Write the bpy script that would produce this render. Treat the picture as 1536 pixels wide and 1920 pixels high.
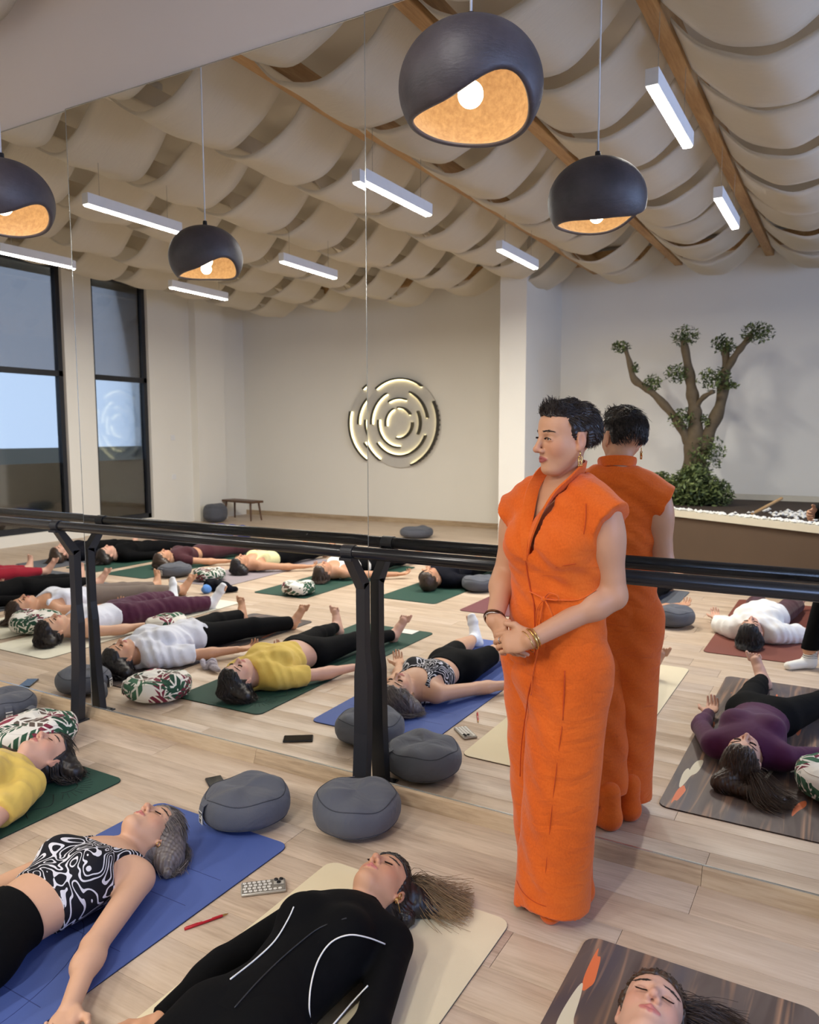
import bpy, bmesh, math, random
import numpy as np
from mathutils import Vector, Matrix
random.seed(7)
PI = math.pi
sc = bpy.context.scene
for o in list(bpy.data.objects): bpy.data.objects.remove(o, do_unlink=True)
COL = sc.collection

# ------------------------------------------------------------------ camera
# world: mirror plane y = 0 (room on the -y side), x runs along the mirror, z up
CAM = (0.0, -2.788, 1.60); YAW, PITCH, ROLL, FPX = -0.5237, -0.1005, -0.0021, 1442.9
cam = bpy.data.cameras.new('camera'); camo = bpy.data.objects.new('camera', cam); COL.objects.link(camo)
_fw = Vector((math.sin(YAW) * math.cos(PITCH), math.cos(YAW) * math.cos(PITCH), math.sin(PITCH)))
_rt = Vector((math.cos(YAW), -math.sin(YAW), 0)); _up = _rt.cross(_fw)
_r2 = _rt * math.cos(ROLL) + _up * math.sin(ROLL); _u2 = _up * math.cos(ROLL) - _rt * math.sin(ROLL)
camo.matrix_world = Matrix(((_r2.x, _u2.x, -_fw.x, CAM[0]), (_r2.y, _u2.y, -_fw.y, CAM[1]), (_r2.z, _u2.z, -_fw.z, CAM[2]), (0, 0, 0, 1)))
cam.sensor_fit = 'HORIZONTAL'; cam.sensor_width = 36.0; cam.lens = FPX / 1536 * 36; cam.clip_start = 0.02
cam.dof.use_dof = True; cam.dof.focus_distance = 2.7; cam.dof.aperture_fstop = 5.6
sc.camera = camo

# ------------------------------------------------------------------ world, exposure
w = bpy.data.worlds.new('world'); sc.world = w; w.use_nodes = True
w.node_tree.nodes['Background'].inputs[0].default_value = (0.70, 0.80, 1.0, 1); w.node_tree.nodes['Background'].inputs[1].default_value = 2.0
sc.view_settings.view_transform = 'Standard'; sc.view_settings.look = 'None'; sc.view_settings.gamma = 1; sc.view_settings.use_curve_mapping = False
sc.view_settings.exposure = 0.0
sc.cycles.sample_clamp_indirect = 4.0
sc.cycles.max_bounces = 6; sc.cycles.diffuse_bounces = 3; sc.cycles.glossy_bounces = 3; sc.cycles.use_adaptive_sampling = True; sc.cycles.adaptive_threshold = 0.07

def area(name, loc, rot, sx, sy, power, col):
    l = bpy.data.lights.new(name, 'AREA'); l.shape = 'RECTANGLE'; l.size = sx; l.size_y = sy; l.energy = power; l.color = col
    o = bpy.data.objects.new(name, l); COL.objects.link(o); o.location = loc; o.rotation_euler = rot
    return o
# dusk daylight that comes in through the glazing of the side walls
area('daylight_right_window', (4.55, -2.9, 2.9), (0, PI / 2 + 0.42, 0), 2.2, 4.4, 290, (0.42, 0.57, 1.0))

# ------------------------------------------------------------------ helpers
def link(o, parent=None):
    COL.objects.link(o)
    if parent is not None: o.parent = parent
    return o
def tag(o, label=None, cat=None, group=None, kind=None):
    if label: o['label'] = label
    if cat: o['category'] = cat
    if group: o['group'] = group
    if kind: o['kind'] = kind
    return o
def empty(name, loc=(0, 0, 0), rz=0.0, label=None, cat=None, group=None, kind=None):
    o = bpy.data.objects.new(name, None); COL.objects.link(o); o.location = loc; o.rotation_euler = (0, 0, rz)
    o.empty_display_size = 0.1
    return tag(o, label, cat, group, kind)
def mesh_from(name, V, F, mats, parent=None, smooth=True, mi=None):
    me = bpy.data.meshes.new(name)
    V = np.asarray(V, dtype=np.float32)
    if isinstance(F, np.ndarray) and F.ndim == 2:
        n = F.shape[1]
        me.vertices.add(len(V)); me.vertices.foreach_set('co', V.ravel())
        me.loops.add(F.size); me.loops.foreach_set('vertex_index', F.ravel().astype(np.int32))
        me.polygons.add(len(F)); me.polygons.foreach_set('loop_start', np.arange(0, F.size, n, dtype=np.int32))
        me.update(calc_edges=True)
    else:
        me.from_pydata([tuple(v) for v in V], [], [tuple(f) for f in F])
    if not isinstance(mats, (list, tuple)): mats = [mats]
    for m in mats: me.materials.append(m)
    if mi is not None: me.polygons.foreach_set('material_index', np.asarray(mi, dtype=np.int32))
    if smooth: me.polygons.foreach_set('use_smooth', np.ones(len(me.polygons), dtype=bool))
    me.update()
    o = bpy.data.objects.new(name, me)
    return link(o, parent)
class MB:
    """collects simple shapes, build() links them as one mesh"""
    def __init__(s): s.V = []; s.F = []; s.M = []
    def add(s, V, F, m=0):
        b = len(s.V); s.V += [tuple(v) for v in V]; s.F += [tuple(b + i for i in f) for f in F]; s.M += [m] * len(F); return s
    def box(s, x0, x1, y0, y1, z0, z1, m=0, bev=0.0):
        if bev <= 0:
            V = [(x0, y0, z0), (x1, y0, z0), (x1, y1, z0), (x0, y1, z0), (x0, y0, z1), (x1, y0, z1), (x1, y1, z1), (x0, y1, z1)]
            return s.add(V, [(0, 3, 2, 1), (4, 5, 6, 7), (0, 1, 5, 4), (1, 2, 6, 5), (2, 3, 7, 6), (3, 0, 4, 7)], m)
        bm = bmesh.new(); bmesh.ops.create_cube(bm, size=1)
        for v in bm.verts: v.co = Vector(((x0 + x1) / 2 + v.co.x * (x1 - x0), (y0 + y1) / 2 + v.co.y * (y1 - y0), (z0 + z1) / 2 + v.co.z * (z1 - z0)))
        bmesh.ops.bevel(bm, geom=bm.edges[:], offset=bev, segments=2, affect='EDGES', profile=0.5)
        bm.verts.index_update(); s.add([v.co for v in bm.verts], [[v.index for v in f.verts] for f in bm.faces], m); bm.free(); return s
    def tube(s, pts, r, n=8, m=0, cap=True, flat=None):
        pts = [Vector(p) for p in pts]; rs = r if isinstance(r, (list, tuple)) else [r] * len(pts)
        V = []; F = []; prev = None
        for i, p in enumerate(pts):
            t = (pts[min(i + 1, len(pts) - 1)] - pts[max(i - 1, 0)]).normalized()
            if prev is None:
                a = Vector((0, 0, 1)) if abs(t.z) < 0.9 else Vector((1, 0, 0)); u = t.cross(a).normalized()
            else: u = (prev - t * prev.dot(t)).normalized()
            prev = u; v = t.cross(u)
            for k in range(n):
                q = 2 * PI * k / n; V.append(p + u * rs[i] * math.cos(q) + v * rs[i] * math.sin(q) * (flat or 1))
        for i in range(len(pts) - 1):
            for k in range(n):
                a = i * n + k; b = i * n + (k + 1) % n; F.append((a, b, b + n, a + n))
        if cap: F.append(tuple(range(n - 1, -1, -1))); F.append(tuple(range((len(pts) - 1) * n, len(pts) * n)))
        return s.add(V, F, m)
    def lathe(s, prof, n=24, m=0, c=(0, 0, 0)):
        V = []; F = []
        for (r, z) in prof:
            for k in range(n): V.append((c[0] + r * math.cos(2 * PI * k / n), c[1] + r * math.sin(2 * PI * k / n), c[2] + z))
        for i in range(len(prof) - 1):
            for k in range(n): F.append((i * n + k, i * n + (k + 1) % n, (i + 1) * n + (k + 1) % n, (i + 1) * n + k))
        return s.add(V, F, m)
    def prism(s, poly, axis, a, b, m=0):
        """extrude a polygon (list of 2-D points) along axis 'x','y' or 'z' between a and b"""
        def P(q, t): return {'x': (t, q[0], q[1]), 'y': (q[0], t, q[1]), 'z': (q[0], q[1], t)}[axis]
        n = len(poly); V = [P(q, a) for q in poly] + [P(q, b) for q in poly]
        F = [tuple(range(n - 1, -1, -1)), tuple(range(n, 2 * n))] + [(i, (i + 1) % n, n + (i + 1) % n, n + i) for i in range(n)]
        return s.add(V, F, m)
    def build(s, name, mats, parent=None, smooth=False, auto=None):
        o = mesh_from(name, s.V, s.F, mats, parent, smooth, s.M)
        bm = bmesh.new(); bm.from_mesh(o.data); bmesh.ops.recalc_face_normals(bm, faces=bm.faces[:]); bm.to_mesh(o.data); bm.free()
        if auto is not None:
            o.data.polygons.foreach_set('use_smooth', np.ones(len(o.data.polygons), dtype=bool)); o.data.set_sharp_from_angle(angle=auto)
        return o
def copy_tree(o, parent=None):
    c = o.copy(); COL.objects.link(c); c.parent = parent
    for ch in [x for x in COL.objects if x.parent == o]: copy_tree(ch, c)
    return c

# ------------------------------------------------------------------ materials
class NT:
    def __init__(s, name):
        s.m = bpy.data.materials.new(name); s.m.use_nodes = True; s.t = s.m.node_tree; s.n = s.t.nodes; s.p = s.n['Principled BSDF']
    def node(s, typ, **kw):
        n = s.n.new(typ)
        for k, v in kw.items():
            if k.startswith('i_'):
                key = k[2:]; key = int(key) if key.isdigit() else key.replace('_', ' '); n.inputs[key].default_value = v
            else: setattr(n, k, v)
        return n
    def L(s, a, b): s.t.links.new(a, b)
    def math(s, op, a, b=0.0, c=None, clamp=False):
        n = s.n.new('ShaderNodeMath'); n.operation = op; n.use_clamp = clamp
        for i, v in enumerate((a, b) + ((c,) if c is not None else ())):
            if isinstance(v, (int, float)): n.inputs[i].default_value = v
            else: s.L(v, n.inputs[i])
        return n.outputs[0]
    def vmath(s, op, a, b=None):
        n = s.n.new('ShaderNodeVectorMath'); n.operation = op
        for i, v in enumerate((a, b)):
            if v is None: continue
            if isinstance(v, (tuple, list)): n.inputs[i].default_value = v
            else: s.L(v, n.inputs[i])
        return n.outputs[0]
    def mix(s, f, a, b):
        n = s.n.new('ShaderNodeMix'); n.data_type = 'RGBA'
        for i, v in ((0, f), (6, a), (7, b)):
            if isinstance(v, (int, float)): n.inputs[i].default_value = v
            elif isinstance(v, (tuple, list)): n.inputs[i].default_value = tuple(v[:3]) + (1,)
            else: s.L(v, n.inputs[i])
        return n.outputs[2]
    def ramp(s, f, stops, interp='LINEAR'):
        n = s.n.new('ShaderNodeValToRGB'); n.color_ramp.interpolation = interp; e = n.color_ramp.elements
        while len(e) < len(stops): e.new(0.5)
        for i, (q, c) in enumerate(stops): e[i].position = q; e[i].color = tuple(c[:3]) + (1,)
        s.L(f, n.inputs[0]); return n.outputs[0]
    def coord(s, kind='Object'): return s.node('ShaderNodeTexCoord').outputs[kind]
    def mapping(s, v, scale=(1, 1, 1), rot=(0, 0, 0), loc=(0, 0, 0)):
        n = s.node('ShaderNodeMapping'); n.inputs['Scale'].default_value = scale; n.inputs['Rotation'].default_value = rot; n.inputs['Location'].default_value = loc
        s.L(v, n.inputs[0]); return n.outputs[0]
    def noise(s, v, scale=5, detail=3, rough=0.5, dist=0.0, out=0):
        n = s.node('ShaderNodeTexNoise'); n.inputs['Scale'].default_value = scale; n.inputs['Detail'].default_value = detail
        n.inputs['Roughness'].default_value = rough; n.inputs['Distortion'].default_value = dist; s.L(v, n.inputs['Vector']); return n.outputs[out]
    def bump(s, h, strength=0.3, dist=0.01):
        n = s.node('ShaderNodeBump'); n.inputs['Strength'].default_value = strength; n.inputs['Distance'].default_value = dist
        s.L(h, n.inputs['Height']); s.L(n.outputs[0], s.p.inputs['Normal']); return n
    def base(s, c):
        if isinstance(c, (tuple, list)): s.p.inputs['Base Color'].default_value = tuple(c[:3]) + (1,)
        else: s.L(c, s.p.inputs['Base Color'])
    def set(s, rough=None, metal=None, spec=None, sss=None, sheen=None, emit=None, es=None):
        P = s.p.inputs
        if rough is not None: P['Roughness'].default_value = rough
        if metal is not None: P['Metallic'].default_value = metal
        if spec is not None: P['Specular IOR Level'].default_value = spec
        if sss: P['Subsurface Weight'].default_value = sss; P['Subsurface Radius'].default_value = (0.012, 0.005, 0.003); P['Subsurface Scale'].default_value = 1.0
        if sheen is not None: P['Sheen Weight'].default_value = sheen
        if emit is not None: P['Emission Color'].default_value = tuple(emit[:3]) + (1,); P['Emission Strength'].default_value = es
        return s
def srgb(r, g, b):
    f = lambda c: (c / 255) / 12.92 if c / 255 <= 0.04045 else ((c / 255 + 0.055) / 1.055) ** 2.4
    return (f(r), f(g), f(b))
def plain(name, c, rough=0.6, metal=0.0, spec=0.5, var=0.06, scale=12, bump=0.0, bscale=60, sheen=None):
    t = NT(name); co = t.coord(); n = t.noise(co, scale, 3)
    f = t.math('MULTIPLY_ADD', n, 2 * var, 1 - var)
    mx = t.node('ShaderNodeVectorMath', operation='SCALE'); mx.inputs[0].default_value = c; t.L(f, mx.inputs['Scale']); t.base(mx.outputs[0])
    t.set(rough=rough, metal=metal, spec=spec, sheen=sheen)
    if bump: t.bump(t.noise(co, bscale, 4), bump, 0.004)
    return t.m
def fabric(name, c, rough=0.85, wr=0.35, var=0.08, wscale=9, weave=True, sheen=0.12):
    t = NT(name); co = t.coord()
    n = t.noise(co, 6, 3); f = t.math('MULTIPLY_ADD', n, 2 * var, 1 - var)
    mx = t.node('ShaderNodeVectorMath', operation='SCALE'); mx.inputs[0].default_value = c; t.L(f, mx.inputs['Scale']); t.base(mx.outputs[0])
    t.set(rough=rough, spec=0.25 if sheen else 0.12, sheen=sheen)
    big = t.noise(co, wscale, 2, 0.5, 1.2); h = big
    if weave: h = t.math('MULTIPLY_ADD', t.noise(co, 420, 1), 0.06, big)
    t.bump(h, wr, 0.03)
    return t.m
def wood(name, c0, c1, c2, along='x', scale=1.0, rand=True, rough=0.45):
    """long grain along one object axis, tone varies per object"""
    t = NT(name); co = t.coord()
    if rand:
        inf = t.node('ShaderNodeObjectInfo'); r = inf.outputs['Random']
        cx = t.node('ShaderNodeCombineXYZ'); t.L(t.math('MULTIPLY', r, 37.0), cx.inputs[0]); t.L(t.math('MULTIPLY', r, 91.0), cx.inputs[1])
        co = t.vmath('ADD', co, cx.outputs[0])
    st = {'x': (1.3, 16, 16), 'y': (16, 1.3, 16), 'z': (16, 16, 1.3)}[along]
    st = tuple(q * scale for q in st)
    g = t.noise(t.mapping(co, st), 1.0, 5, 0.6, 0.8)
    fine = t.noise(t.mapping(co, tuple(q * 6 for q in st)), 1.0, 3, 0.6)
    st2 = {'x': (0.9, 5, 5), 'y': (5, 0.9, 5), 'z': (5, 5, 0.9)}[along]
    knot = t.noise(t.mapping(co, tuple(q * scale for q in st2)), 1.0, 2, 0.5, 1.5)
    v = t.math('ADD', t.math('MULTIPLY', g, 0.6), t.math('MULTIPLY', fine, 0.4))
    v = t.math('ADD', v, t.math('MULTIPLY_ADD', knot, 0.36, -0.18))
    if rand: v = t.math('ADD', v, t.math('MULTIPLY_ADD', r, 0.12, -0.06))
    t.base(t.ramp(v, [(0.25, c0), (0.5, c1), (0.75, c2)])); t.set(rough=rough, spec=0.4)
    t.bump(v, 0.12, 0.003)
    return t.m
M = {}
M['wall'] = plain('plaster_wall', srgb(240, 236, 226), 0.85, var=0.02, scale=2, bump=0.05)
M['wall_soffit'] = plain('plaster_soffit', srgb(236, 228, 218), 0.85, var=0.02, scale=2, bump=0.05)
M['ceil'] = plain('ceiling_board', srgb(222, 214, 198), 0.9, var=0.03, scale=1.5)
M['plank'] = wood('oak_laminate', srgb(164, 141, 120), srgb(199, 177, 155), srgb(215, 196, 176), 'x', 1.0, True, 0.42)
M['skirt'] = wood('oak_skirting', srgb(140, 118, 92), srgb(184, 160, 130), srgb(205, 184, 154), 'x', 1.0, True, 0.5)
M['joint'] = plain('dark_joint', srgb(112, 92, 74), 0.9)
M['beam'] = wood('pine_beam', srgb(140, 104, 66), srgb(178, 140, 94), srgb(204, 170, 124), 'y', 0.8, True, 0.6)
M['mirror'] = NT('mirror_glass').set(rough=0.0, metal=1.0).m; M['mirror'].node_tree.nodes['Principled BSDF'].inputs['Base Color'].default_value = (0.90, 0.905, 0.88, 1)
M['mirror_edge'] = plain('mirror_edge', srgb(200, 205, 205), 0.15, metal=0.8)
M['black_metal'] = plain('black_powder_coat', srgb(34, 36, 42), 0.38, var=0.05)
M['rail'] = plain('black_tube', srgb(26, 27, 30), 0.22, var=0.05)
M['white_metal'] = plain('white_metal', srgb(235, 235, 235), 0.4)
M['led'] = NT('led_diffuser').set(emit=(1.0, 0.97, 0.9), es=9.0).m
M['bulb'] = NT('warm_bulb').set(emit=(1.0, 0.84, 0.62), es=12.0).m
M['cord_white'] = plain('white_cord', srgb(225, 225, 228), 0.5)
M['window_frame'] = plain('dark_window_frame', srgb(36, 38, 44), 0.45)
M['gold'] = plain('gold_metal', srgb(214, 178, 110), 0.25, metal=1.0)
M['silver'] = plain('silver_metal', srgb(205, 205, 205), 0.25, metal=1.0)
# ------------------------------------------------------------------ measuring helper: photo pixel -> point at a known depth or height
def ray(x, y): return _fw + _r2 * ((x - 768) / FPX) - _u2 * ((y - 960) / FPX)
def real_z(x, y, z=0.0):
    v = ray(x, y); t = (z - CAM[2]) / v.z; return Vector(CAM) + v * t
def seen_z(x, y, z=0.0):
    """a point seen in the mirror at height z, given in the room"""
    p = real_z(x, y, z); p.y = -p.y; return p
def seen_y(x, y, Y):
    v = ray(x, y); t = (Y - CAM[1]) / v.y; p = Vector(CAM) + v * t; p.y = -p.y; return p

# ------------------------------------------------------------------ the room
XL, XR, YB, ZC = -10.42, 4.7, -9.2, 4.42
def struct(o): o['kind'] = 'structure'; return o
fl = struct(MB().box(XL - 0.1, XR + 0.1, YB - 0.1, 0.02, -0.12, -0.004).build('floor', M['joint']))
PW, PL = 0.19, 1.29
pv = []
for (L_) in (PL, 0.62):
    mb = MB().box(0, L_ - 0.0014, 0, PW - 0.0014, -0.008, 0.0, bev=0.0008)
    me_o = mb.build('plank', M['plank'], None, auto=0.6); pv.append(me_o.data); bpy.data.objects.remove(me_o)
rng = random.Random(3); rest = []; cand = []
rows = int(math.ceil(-YB / PW))
for j in range(rows):
    y0 = -(j + 1) * PW - 0.028
    x = XL - rng.random() * PL
    while x < XR:
        cand.append((x, y0)); x += PL
def near_key(c):
    cx, cy = c[0] + PL / 2, c[1] + PW / 2
    return math.hypot(cx - 0, (-cy) - CAM[1]) - (2.2 if (cy > -1.6 and -4.5 < cx < 1) else 0) + (4 if cx > 1.4 else 0)
cand.sort(key=near_key)
for i, (x, y) in enumerate(cand):
    if i < 296:
        o = bpy.data.objects.new('plank', pv[0]); link(o, fl); o.location = (x, y, 0)
    else: rest.append((x, y))
mb = MB()
for (x, y) in rest: mb.box(x, x + PL - 0.0014, y, y + PW - 0.0014, -0.008, 0.0)
o = mb.build('planks_far', M['plank'], fl); o['kind'] = 'stuff'
# walls
w0 = MB(); w0.box(XL - 0.2, XR + 0.2, 0.03, 0.2, 0.0, ZC); struct(w0.build('wall_mirror', M['wall_soffit']))
w1 = MB(); w1.box(XL - 0.2, XR + 0.2, YB - 0.2, YB, 0, ZC); struct(w1.build('wall_back', M['wall']))
WIN = [(-4.86, -3.55), (-6.76, -5.63)]
w2 = MB(); ys = [YB, -6.76, -5.63, -4.86, -3.55, 0.03]
for a, b in ((ys[0], ys[1]), (ys[2], ys[3]), (ys[4], ys[5])): w2.box(XL - 0.25, XL, a, b, 0, ZC)
for (a, b) in WIN: w2.box(XL - 0.25, XL, a, b, 0, 0.16); w2.box(XL - 0.25, XL, a, b, 4.17, ZC)
struct(w2.build('wall_left', M['wall']))
struct(MB().box(XL, XL + 0.16, -8.45, -7.72, 0, ZC).build('pilaster', M['wall']))
w3 = MB()
for a, b in ((YB, -6.4), (-1.0, 0.03)): w3.box(XR, XR + 0.25, a, b, 0, ZC)
w3.box(XR, XR + 0.25, -6.4, -1.0, 0, 1.1); w3.box(XR, XR + 0.25, -6.4, -1.0, 4.0, ZC)
struct(w3.build('wall_right', M['wall']))
struct(MB().box(XL - 0.2, XR + 0.2, YB - 0.2, 0.2, ZC, ZC + 0.1).build('ceiling', M['ceil']))
# free-standing pier in front of the back wall
pA = seen_y(937, 700, 7.7); pB = seen_y(986, 700, 7.7)
PIER = (pA.x, pB.x)
struct(MB().box(PIER[0], PIER[1], YB, -7.7, 0, ZC).build('pillar', M['wall']))
# skirting: back wall, left wall, below the mirror
struct(MB().box(XL, PIER[0], YB, YB + 0.018, 0, 0.09).build('baseboard_back', M['skirt']))
prof = [(-0.034, 0), (-0.030, 0.012), (-0.020, 0.03), (-0.014, 0.055), (-0.006, 0.062), (0.03, 0.064), (0.03, 0)]
xs = [XL, -6.5, -4.15, -2.475, -0.4, 2.2, XR]
bbm = struct(empty('baseboard_mirror')); bbm['label'] = 'oak look skirting board under the mirror'
for a, b in zip(xs[:-1], xs[1:]):
    mb = MB(); mb.prism(prof, 'x', a + 0.0008, b - 0.0008); mb.build('skirting_board', M['skirt'], bbm, auto=0.5)
# mirror panels: each sheet hangs at a very slightly different angle
MZ0, MZ1 = 0.062, 3.31
def mirror(x0, x1, tilt, label, lean=0.0):
    cx = (x0 + x1) / 2; root = empty('mirror_panel', (cx, 0, 0), tilt, label, 'mirror', 'wall mirror sheets'); root.rotation_euler.x = lean
    h = (x1 - x0) / 2 - 0.0025
    mb = MB(); mb.box(-h, h, 0.0, 0.012, MZ0, MZ1); s = mb.build('mirror_sheet', M['mirror'], root)
    e = MB()
    for sx in (-1, 1): e.box(sx * h - 0.0014, sx * h + 0.0014, -0.0012, 0.013, MZ0, MZ1)
    e.box(-h, h, -0.0012, 0.013, MZ1 - 0.003, MZ1 + 0.002); e.build('polished_edge', M['mirror_edge'], root)
    t = MB(); t.box(-h, h, -0.004, 0.012, MZ0 - 0.001, MZ0 + 0.003); t.build('bottom_channel', M['mirror_edge'], root)
    return root
mirror(-7.46, -5.58, 0.0, 'mirror sheet beyond the window side end of the barre')
mirror(-5.58, -3.70, 0.001, 'mirror sheet behind the far barre stand showing the window reflections')
mirror(-3.70, -1.82, 0.0115, 'middle mirror sheet cutting the round wall sign reflection')
mirror(-1.82, 0.06, 0.0, 'mirror sheet behind the woman in orange')
mirror(0.06, 1.94, 0.0, 'mirror sheet past the reflected tree, at the end of the row')
# left windows
def glass_mat(name, tint, refl=0.12):
    t = NT(name); tr = t.node('ShaderNodeBsdfTransparent'); tr.inputs[0].default_value = tuple(tint) + (1,)
    g = t.node('ShaderNodeBsdfGlossy'); g.inputs['Roughness'].default_value = 0.06
    lw = t.node('ShaderNodeFresnel'); mx = t.node('ShaderNodeMixShader'); f = t.math('MULTIPLY_ADD', lw.outputs[0], 0.8, refl, clamp=True)
    t.L(f, mx.inputs[0]); t.L(tr.outputs[0], mx.inputs[1]); t.L(g.outputs[0], mx.inputs[2])
    t.L(mx.outputs[0], t.n['Material Output'].inputs[0]); return t.m
M['glass_clear'] = glass_mat('clear_glass', (0.66, 0.71, 0.76), 0.0); M['glass_grey'] = glass_mat('grey_tinted_glass', (0.46, 0.48, 0.51), 0.16)
M['glass_low'] = glass_mat('frosted_low_glass', (0.20, 0.21, 0.19), 0.15)
for n, (a, b) in enumerate(WIN):
    root = struct(empty('window_%d' % (n + 1), (XL, (a + b) / 2, 0)))
    h = (b - a) / 2; fr = MB()
    for z0, z1 in ((0.16, 0.24), (2.49, 2.57), (4.1, 4.17)): fr.box(-0.16, -0.06, -h, h, z0, z1)
    for s in (-1, 1): fr.box(-0.16, -0.06, min(s * h, s * (h - 0.07)), max(s * h, s * (h - 0.07)), 0.16, 4.17)
    fr.build('window_frame', M['window_frame'], root)
    for z0, z1, mm in ((0.24, 1.18, 'glass_low'), (1.18, 2.49, 'glass_clear'), (2.57, 4.1, 'glass_grey')):
        MB().box(-0.115, -0.105, -h + 0.07, h - 0.07, z0, z1).build('pane', M[mm], root)
# right window (daylight side, behind the photographer)
root = struct(empty('window_3', (XR, -3.7, 0))); fr = MB()
for z0, z1 in ((1.1, 1.2), (3.9, 4.0)): fr.box(0.05, 0.15, -2.7, 2.7, z0, z1)
for yy in (-2.7, -0.95, 0.85, 2.6): fr.box(0.05, 0.15, yy, yy + 0.1, 1.1, 4.0)
fr.build('window_frame', M['window_frame'], root)
for yy in (-2.6, -0.85, 0.95): MB().box(0.09, 0.1, yy, yy + 1.65, 1.2, 3.9).build('pane', M['glass_clear'], root)
# outside, seen through the left windows
struct(MB().box(-60, XL - 0.3, -60, 40, -0.5, -0.2).build('ground_outside', plain('asphalt_outside', srgb(120, 122, 112), 0.9, var=0.2, scale=0.6)))
struct(MB().box(-19.5, -19, -40, 20, -0.3, 1.25).build('wall_outside', plain('dark_fence_outside', srgb(110, 108, 98), 0.9)))
# ------------------------------------------------------------------ ceiling beams and hung cloth
BX = [-1.15 + 1.215 * k for k in range(-8, 5)]
M['beam_pale'] = plain('pale_painted_beam', srgb(214, 204, 184), 0.8)
for x in BX:
    bare = x > -3.7
    o = MB().box(-0.055, 0.055, YB, 0.0, 0, 0.2, bev=0.006).build('ceiling_beam', M['beam'] if bare else M['beam_pale']); o.location = (x, 0, 4.05)
    tag(o, 'bare pine beam running over the room between rows of hung cloth' if bare else 'pale painted ceiling beam almost hidden by hung cloth', 'beam', 'bare pine ceiling beams' if bare else 'pale ceiling beams', 'structure')
o = MB().box(XL, XR, YB, YB + 0.1, 4.18, 4.36).build('wall_plate_beam', M['beam']); tag(o, 'pine beam along the top of the back wall', 'beam', None, 'structure')
t = NT('hung_cloth'); co = t.coord(); n = t.noise(t.mapping(co, (2, 9, 2)), 3, 4, 0.5, 0.6); f = t.math('MULTIPLY_ADD', n, 0.10, 0.95)
mx = t.node('ShaderNodeVectorMath', operation='SCALE'); mx.inputs[0].default_value = srgb(236, 228, 211); t.L(f, mx.inputs['Scale']); t.base(mx.outputs[0]); t.set(rough=0.9, spec=0.15)
t.bump(t.noise(t.mapping(co, (3, 14, 3)), 4, 4, 0.6, 0.8), 0.25, 0.03)
tl = t.node('ShaderNodeBsdfTranslucent'); tl.inputs[0].default_value = srgb(236, 228, 211) + (1,); ms = t.node('ShaderNodeMixShader'); ms.inputs[0].default_value = 0.4
t.L(t.p.outputs[0], ms.inputs[1]); t.L(tl.outputs[0], ms.inputs[2]); t.L(ms.outputs[0], t.n['Material Output'].inputs[0]); M['drape'] = t.m
def drape_mesh(k, W, Wd, sag):
    r = random.Random(k); NU, NV = 22, 10; V = []; F = []
    ph = r.random() * 6; s0 = sag * (0.94 + 0.12 * r.random()); skew = (r.random() - 0.5) * 0.05
    for j in range(NV + 1):
        v = j / NV
        for i in range(NU + 1):
            u = i / NU; c = 1 - (2 * u - 1) ** 2
            z = -s0 * c * (1 + 0.02 * math.cos(PI * (2 * v - 1))) + 0.012 * math.sin(7 * v + ph) * c + 0.006 * math.sin(19 * u + ph + 3 * v)
            y = (v - 0.5) * Wd * (1 - 0.08 * (1 - c)) + skew * math.sin(PI * u) + 0.012 * math.sin(9 * u + ph)
            V.append((u * W, y, z))
        # hemmed edge
    for j in range(NV):
        for i in range(NU):
            a = j * (NU + 1) + i; F.append((a, a + 1, a + NU + 2, a + NU + 1))
    for jj, dz in ((0, 1), (NV, -1)):
        b = len(V)
        for i in range(NU + 1): x, y, z = V[jj * (NU + 1) + i]; V.append((x, y + dz * 0.004, z + 0.022))
        for i in range(NU): a = jj * (NU + 1) + i; F.append((a, a + 1, b + i + 1, b + i))
    o = mesh_from('ceiling_drape', V, np.array(F), M['drape']); me = o.data; bpy.data.objects.remove(o); return me
DM = [drape_mesh(k, 1.115, 0.76, 0.35) for k in range(6)]
PITCH_D = 0.955; nd = 0
for bi, x in enumerate(BX[:-1]):
    if x < XL - 0.2: continue
    off = [0.0, 0.42, 0.15, 0.6, 0.3][bi % 5] * 0.35
    for j in range(10):
        yy = -0.50 - off - j * PITCH_D
        if yy < YB + 0.75: continue
        o = bpy.data.objects.new('ceiling_drape', DM[rng.randrange(6)]); link(o); o.location = (x + 0.05, yy, 4.10 + rng.uniform(-0.01, 0.02)); o.rotation_euler.z = rng.uniform(-0.012, 0.012)
        tag(o, 'cream cloth swag hung between two pine ceiling beams', 'drape', 'cream cloth swags under the ceiling'); nd += 1
# smoke detector
p = seen_z(308, 170, 4.38); mb = MB(); mb.lathe([(0, -0.05), (0.035, -0.05), (0.05, -0.035), (0.055, 0.0), (0.055, 0.03)], 20)
o = mb.build('smoke_detector', M['white_metal'], None, auto=0.6); o.location = (p.x, p.y, 4.39); tag(o, 'small white round smoke detector up between the ceiling cloths', 'smoke detector')
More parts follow.
